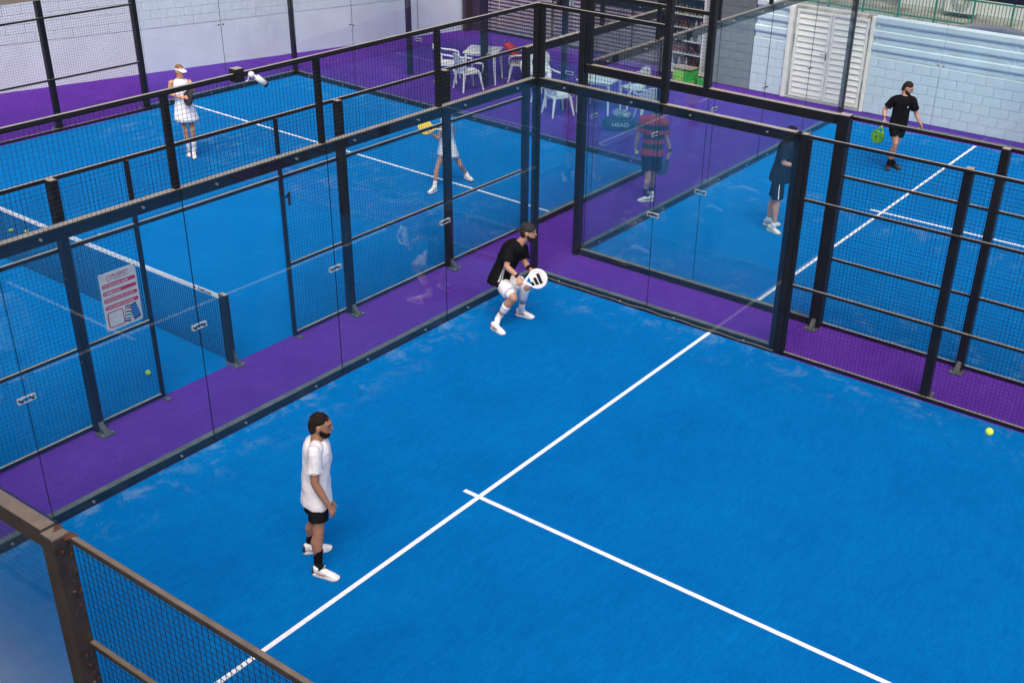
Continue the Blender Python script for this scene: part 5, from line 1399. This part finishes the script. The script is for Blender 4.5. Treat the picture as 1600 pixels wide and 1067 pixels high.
racket('padel_racket', 'white racket with three dark slanted bars held by the crouching man', org, ax, TO * 1.0 - V((0, 0, -0.35)) , mat('white_racket_face', (0.72, 0.73, 0.74), 0.35), mat('white_racket_rim', (0.6, 0.61, 0.62), 0.4), bars)
# three white stripes at the back hem side of the black shirt
sp0 = V(POSES['B']['pel']); sp1 = V(POSES['B']['neck'])
sdir = (sp1 - sp0).normalized()
for i in range(3):
    a_ = sp0 + sdir * (0.03 ) + TO * 0.24 - RT * (0.05 - 0.035 * i)
    wrap_strip(J['shirt_obj'], e, 'white_stripe', MT['line'], [a_ + sdir * t * 0.24 for t in (0, .25, .5, .75, 1.0)], RT * 0.007, 0.003)
# 3 woman with visor
skin_w = (0.50, 0.25, 0.15)
tank = mat('white_tank_cloth', (0.74, 0.75, 0.80), 0.8, var=0.03)
e, J = make_person('C', (-0.33, -8.36), 'woman in white visor, sleeveless top and white skirt on the left court', RT * 0.75 + TO * 0.6 + V((0, 0, -0.05)), skin_w,
    dict(s=0.95, hs=0.96, fem=True, hair=(0.20, 0.11, 0.05), hairstyle='pony', visor=True, vox=0.008,
         shirt=dict(mat=tank, hem=0.1, sleeve=0, loose=0.9, wrinkle=0.006), skirt=dict(mat=tank, drop=0.40, trim=MT['steel']), sock=(0.62, 1, white_sock), shoe=dict(mat=white_sh),
         handR=dict(curl=0.6), handL=dict(curl=0.9)))
g0, d_, pn_, sd_ = J['gripL']
racket('padel_racket', 'black padel racket hugged against the chest of the visor woman', V((-0.33, -8.36, 0.006)) + V(POSES['C']['hdL']) + TO * 0.05 + V((0, 0, 0.04)), V((0, 0, -1)) - RT * .25, TO - RT * 0.9, mat('black_racket_face', (0.02, 0.02, 0.022), 0.3), MT['steel'])
# 4 woman with the yellow racket
e, J = make_person('D', (-2.25, -3.75), 'woman in white skirt lunging with a yellow racket, half hidden by a post', -RT * 1.0 - TO * 0.1 + V((0, 0, -0.05)), skin_w,
    dict(s=0.92, hs=0.95, fem=True, hair=(0.16, 0.09, 0.04), hairstyle='pony', vox=0.008, hump=0.02, liftL=0.02,
         shirt=dict(mat=mat('pale_blue_top', (0.36, 0.50, 0.72), 0.8), hem=0.05, sleeve=0, loose=0.92, wrinkle=0.006), skirt=dict(mat=tank, drop=0.36), sock=(0.80, 1, white_sock), shoe=dict(mat=white_sh),
         handR=dict(curl=0.9, pn=V((0, 0, -1))), handL=dict(curl=0.4)))
YA = (-RT * 0.85 + V((0, 0, 0.22)) + TO * .35).normalized()
racket('padel_racket', 'bright yellow padel racket raised by the woman behind the mesh', V((-1.787, -3.746, 1.165)) - YA * 0.325, YA, TO + V((0, 0, 0.6)) - RT * .1, mat('yellow_racket_face', (0.75, 0.55, 0.02), 0.4), MT['steel'])
# 5 man in red stripes
def stripe_mat():
    m = bpy.data.materials.new('red_black_hoops'); m.use_nodes = True; nt = m.node_tree; b = nt.nodes['Principled BSDF']; b.inputs['Roughness'].default_value = 0.8
    tc = nt.nodes.new('ShaderNodeTexCoord'); sp = nt.nodes.new('ShaderNodeSeparateXYZ'); nt.links.new(tc.outputs['Object'], sp.inputs[0])
    mp = nt.nodes.new('ShaderNodeMapRange'); mp.inputs[1].default_value = 0.86; mp.inputs[2].default_value = 1.50
    nt.links.new(sp.outputs['Z'], mp.inputs[0])
    r = nt.nodes.new('ShaderNodeValToRGB'); r.color_ramp.interpolation = 'CONSTANT'
    red, bl = (0.27, 0.02, 0.035, 1), (0.012, 0.02, 0.02, 1)
    el = r.color_ramp.elements; el[0].position = 0; el[0].color = red; el[1].position = 0.13; el[1].color = bl
    for p_, c_ in ((0.27, red), (0.40, bl), (0.53, red), (0.66, bl), (0.80, red)):
        x = el.new(p_); x.color = c_
    nt.links.new(mp.outputs[0], r.inputs['Fac']); nt.links.new(r.outputs['Color'], b.inputs['Base Color'])
    return m
hoop = stripe_mat(); redp = mat('plain_red_cloth', (0.27, 0.02, 0.035), 0.8)
e, J = make_person('E', (-4.0, -0.5), 'man in red and black hooped shirt walking away on the purple strip', -TO * 0.95 - RT * 0.2, (0.40, 0.23, 0.17),
    dict(s=1.0, hs=1.0, hair=(0.03, 0.02, 0.015), vox=0.008, shirt=dict(mat=hoop, hem=-0.12, sleeve=0.7, loose=1.03, collar=redp), shorts=dict(mat=black_f, len=0.72), sock=(0.70, 1, navy_f),
         shoe=dict(mat=white_sh, stripe=MT['steel']), handL=dict(curl=0.8), handR=dict(curl=1.0), bands=[('R', .84, .96, black_f)]))
g0, d_, pn_, sd_ = J['gripR']
R0 = V((-4.0, -0.5, 0.006))
racket('padel_racket', 'dark padel racket hanging from the right hand of the man in hoops', R0 + V(POSES['E']['hdR']) + V((0, 0, 0.06)) + RT * .01, V((0, 0, -1)) - RT * 0.42, TO + RT * .6, mat('dark_teal_racket_face', (0.03, 0.08, 0.10), 0.3), mat('pale_racket_rim', (0.4, 0.42, 0.44), 0.4))
ball(R0 + V(POSES['E']['hdL']) + RT * 0.025 - V((0, 0, 0.02)) + TO * 0.03, 'yellow ball held in the left hand of the man in hoops')
# 6 man behind the post on the right court
e, J = make_person('F', (-4.1, 1.98), 'man in dark t-shirt and long dark shorts standing behind the glass post', RT * 1.0 - TO * 0.25, (0.46, 0.26, 0.19),
    dict(s=1.03, hs=1.02, hair=(0.012, 0.010, 0.009), vox=0.008, shirt=dict(mat=navy_f, hem=-0.14, sleeve=0.72, loose=1.1), shorts=dict(mat=navy_f, len=0.92, flare=0.98), sock=(0.88, 1, white_sock),
         shoe=dict(mat=mat('cream_shoe', (0.62, 0.60, 0.54), 0.6, var=.1, scale=30)), handR=dict(curl=.8), handL=dict(curl=.8)))
wrap_strip(J['shorts_obj'], e, 'side_stripe', MT['line'], [lerp(V(POSES['F']['hpR']), V(POSES['F']['knR']), t) + TO * .16 for t in (.05, .3, .55, .85)], RT * 0.009, 0.003)
# 7 man in black, right court
e, J = make_person('G', (-8.5, 2.3), 'bearded man all in black walking on the right court with a lime racket', RT * 0.85 + TO * 0.45 + V((0, 0, -0.4)), (0.42, 0.22, 0.15),
    dict(s=1.0, hs=1.02, hair=(0.02, 0.013, 0.01), beard=0.003, vox=0.008, hairh=1.05, shirt=dict(mat=black_f, hem=-0.10, sleeve=0.66, loose=1.02), shorts=dict(mat=black_f, len=0.55), sock=(0.86, 1, black_f),
         shoe=dict(mat=dark_sh, stripe=mat('rust_stripe', (0.25, 0.06, 0.03))), handR=dict(curl=1.0), handL=dict(curl=.4), bands=[('R', .85, .95, MT['steel'])]))
R0 = V((-8.5, 2.3, 0.006))
racket('padel_racket', 'lime green padel racket hanging from the hand of the man in black', R0 + V(POSES['G']['hdR']) + V((0, 0, 0.03)), V((0, 0, -1)) - RT * 0.22, TO * .9 - RT * .9, mat('lime_racket_face', (0.10, 0.30, 0.03), 0.35, var=0.6, scale=14), MT['steel'])
c_ = lerp(V(POSES['G']['shL']), V(POSES['G']['pel']), .25) + TO * .2 + RT * .0
wrap_strip(J['shirt_obj'], e, 'chest_logo', MT['line'], [c_ - RT * .018, c_, c_ + RT * .018], V((0, 0, 0.016)), 0.003)

# ------------------------------------------------------------------ balls
for loc, lb in (((5.48, -1.89, 0.038), 'yellow ball on the left court close to the doorway fence, right of the rules sign'), ((3.90, -7.45, 0.038), 'leftmost of the two yellow balls lying beyond the net'), ((3.78, -7.22, 0.038), 'right one of the two yellow balls lying beyond the net'),
                ((3.15, -6.22, 0.038), 'yellow ball lying on the far side of the net, behind the beam'), ((4.30, -5.44, 0.038), 'yellow ball half hidden behind the net mesh')):
    ball(loc, lb)
ball((4.32, 7.79, 2.30), 'yellow ball flying in front of the mesh at the right edge')

# ------------------------------------------------------------------ rules sign on the fence, number, camera, floodlights
sg = empty('rules_sign', (6.03, -1.322, 1.43), R(180), 'white rules sign with red text bars hung on the mesh fence', 'sign')
sgw = mat('sign_board_white', (0.50, 0.52, 0.56), 0.4); sgr = mat('sign_red', (0.42, 0.015, 0.07), 0.4); sgk = mat('sign_dark_print', (0.02, 0.03, 0.05), 0.4); sgb = mat('sign_blue_print', (0.03, 0.13, 0.38), 0.4)
mb = MB(); mb.bbox(-0.235, 0.235, -0.008, 0.0, -0.345, 0.345, 0.002); brd = mb.build('board', sgw, sg)
# the board faces +Y in the world; root is turned so local -y faces the near court
def rrect(x0, x1, z0, z1, r, y, m, name='panel', inner=None):
    pts = []
    for cx_, cz_, a0 in ((x1 - r, z1 - r, 0), (x0 + r, z1 - r, 90), (x0 + r, z0 + r, 180), (x1 - r, z0 + r, 270)):
        for k in range(6): t = R(a0 + 18 * k); pts.append((cx_ + r * math.cos(t), cz_ + r * math.sin(t)))
    mb = MB(); mb.prism(pts, y, y + 0.0012); return mb.build(name, m, brd)
for k in range(4):
    z = 0.195 - k * 0.087
    rrect(-0.215, 0.215, z - 0.022, z + 0.022, 0.021, -0.0095, sgr, 'text_bar')
for k, t in enumerate(('1.No added moment, just play', '2. Highlight moment', '3.Push the button after your action', '4. Scan to watch & share instantly')):
    z = 0.195 - k * 0.087
    tx = text_mesh(t, 0.026, 0.0004, MT['plastic'], 'lettering', brd, (-0.20, -0.0108, z), (R(90), 0, 0), bold=True, align='LEFT')
text_mesh('PUSHIT', 0.055, 0.0005, sgr, 'lettering', brd, (0.03, -0.0105, 0.293), (R(90), 0, 0), bold=True, sx=1.2)
text_mesh('PADEL REPLAY MOMENTS', 0.016, 0.0004, sgk, 'lettering', brd, (0.04, -0.0105, 0.254), (R(90), 0, 0))
mb = MB(); mb.tube([(-0.115 + 0.026 * math.cos(t), -0.0095, 0.285 + 0.026 * math.sin(t)) for t in [-1.2 + 4.9 * k / 20 for k in range(21)]] + [(-0.118, -0.0095, 0.24)], 0.004, 5); mb.build('logo', sgr, brd)
rrect(-0.205, 0.0, -0.315, -0.12, 0.03, -0.0095, sgr, 'code_frame'); rrect(-0.193, -0.012, -0.303, -0.132, 0.022, -0.0108, sgw, 'code_field')
for cx_, rot_, w_, h_, m1 in ((0.055, 12, 0.034, 0.085, MT['plastic']), (0.145, -14, 0.042, 0.085, sgb)):
    Mx = Matrix.Translation((cx_, 0, -0.21)) @ Matrix.Rotation(R(rot_), 4, 'Y')
    mb = MB(); mb.box(-w_ - .005, w_ + .005, -0.0125, -0.0085, -h_ - .012, h_ + .012, M=Mx); ph = mb.build('phone_print', sgk, brd)
    mb = MB(); mb.box(-w_, w_, -0.0135, -0.0126, -h_ + .008, h_ - .004, M=Mx); mb.build('screen_print', m1, ph)
    if m1 is not sgb:
        for i, mm in enumerate((sgr, sgk, MT['green'], sgb)):
            mb = MB(); z_ = h_ - .02 - i * .04; mb.box(-w_ + .004, w_ - .004, -0.0145, -0.0136, z_ - .014, z_ + .008, M=Mx); mb.build('screen_block', mm, ph)
for x in (-0.22, 0.22):
    for z in (-0.33, 0.33):
        mb = MB(); mb.cyl((x, 0.0, z), (x, -0.014, z), 0.009, 8); mb.build('screw', MT['bolt'], brd)
mb = MB(); mb.prism([(-0.022, -0.09), (0.022, -0.09), (0.022, 0.09), (-0.012, 0.09), (-0.03, 0.062), (-0.062, 0.045), (-0.062, 0.012), (-0.022, 0.03)], -0.004, 0.0)
o = mb.build('court_number', MT['darkwall']); o.location = (3.47, -1.322, 1.89); o.rotation_euler = (0, 0, R(180))
tag(bpy.data.objects['court_number'], 'black number 1 fixed on the mesh beside the doorway', 'number sign')
# camera on the top rail
e = empty('security_camera', (5.0, -0.03, 4.0), 0, 'white bullet camera with black mounting box clamped on the top rail', 'camera')
mb = MB(); mb.bbox(0.035, 0.15, -0.09, 0.02, -0.09, 0.045, 0.006); mb.build('mounting_box', MT['steel'], e)
wp = mat('white_camera_housing', (0.72, 0.72, 0.72), 0.35)
mb = MB(); ellip(mb, V((0.0, 0.08, -0.02)), [V((.034, 0, 0)), V((0, .034, 0)), V((0, 0, .034))], 16); mb.build('ball_joint', wp, e, True)
mb = MB(); mb.tube([(-0.02, 0.09, -0.03), (-0.05, 0.11, -0.055)], 0.015, 10); mb.build('neck', wp, e, True)
mb = MB(); mb.tube([(-0.040, 0.105, -0.045), (-0.044, 0.107, -0.05), (-0.115, 0.14, -0.125)], [0.022, 0.032, 0.034], 16); mb.build('housing', wp, e, True)
mb = MB(); mb.tube([(-0.114, 0.1395, -0.124), (-0.132, 0.148, -0.143)], 0.029, 16); mb.build('lens', MT['steel'], e, True)
mb = MB(); mb.tube([(-0.0, 0.04, -0.03), (0.01, 0.03, -0.09), (0.03, 0.0, -0.1)], 0.006, 6); mb.build('cable', wp, e)
# floodlight on the near left mast, its underside shows in the top left corner
fm_ = mat('grey_brown_lamp_housing', (0.20, 0.175, 0.15), 0.5, var=0.2)
e = empty('floodlight_mast', (10.2, 2.0, 0.006), 0, 'grey brown floodlight on a tall mast reaching in at the top left corner', 'floodlight')
mb = MB(); mb.bbox(-0.05, 0.05, -0.05, 0.05, 0, 6.2, 0.006); mb.build('pole', MT['steel'], e)
mb = MB(); mb.tube([(0, 0, 6.1), (-0.25, 1.2, 6.1), (-0.35, 2.2, 6.08)], 0.03, 8); mb.build('arm', MT['steel'], e)
mb = MB(); Mx = Matrix.Translation((-0.22, 2.52, 6.02)) @ Matrix.Rotation(R(-8), 4, 'Z')
mb.box(-0.17, 0.17, -0.30, 0.16, -0.03, 0.05, M=Mx); hd_ = mb.build('lamp_head', fm_, e)
mb = MB(); mb.box(-0.13, 0.13, -0.26, 0.10, -0.042, -0.031, M=Mx); mb.build('lamp_plate', mat('lamp_glass', (0.28, 0.27, 0.25), 0.3), hd_)
mb = MB(); mb.cyl(Mx @ V((0.12, 0.12, -0.03)), Mx @ V((0.12, 0.12, -0.055)), 0.015, 8); mb.build('screw', MT['rust'], hd_)

def head_on_mast(x, y, rz, label):
    e = empty('floodlight', (x, y, 6.2), rz, label, 'floodlight')
    mb = MB(); mb.bbox(-0.25, 0.25, -0.18, 0.18, 0.0, 0.08, 0.01); mb.build('lamp_head', fm_, e)
head_on_mast(-0.07, 2.0, 0, 'floodlight above the right side wall of the near court, out of frame')
head_on_mast(-1.13, 2.0, 0, 'floodlight above the side wall of the right court, out of frame')
head_on_mast(-1.13, 0.0, 0, 'floodlight above the corner of the right court, out of frame')

bpy.data.scenes.remove(TMP)
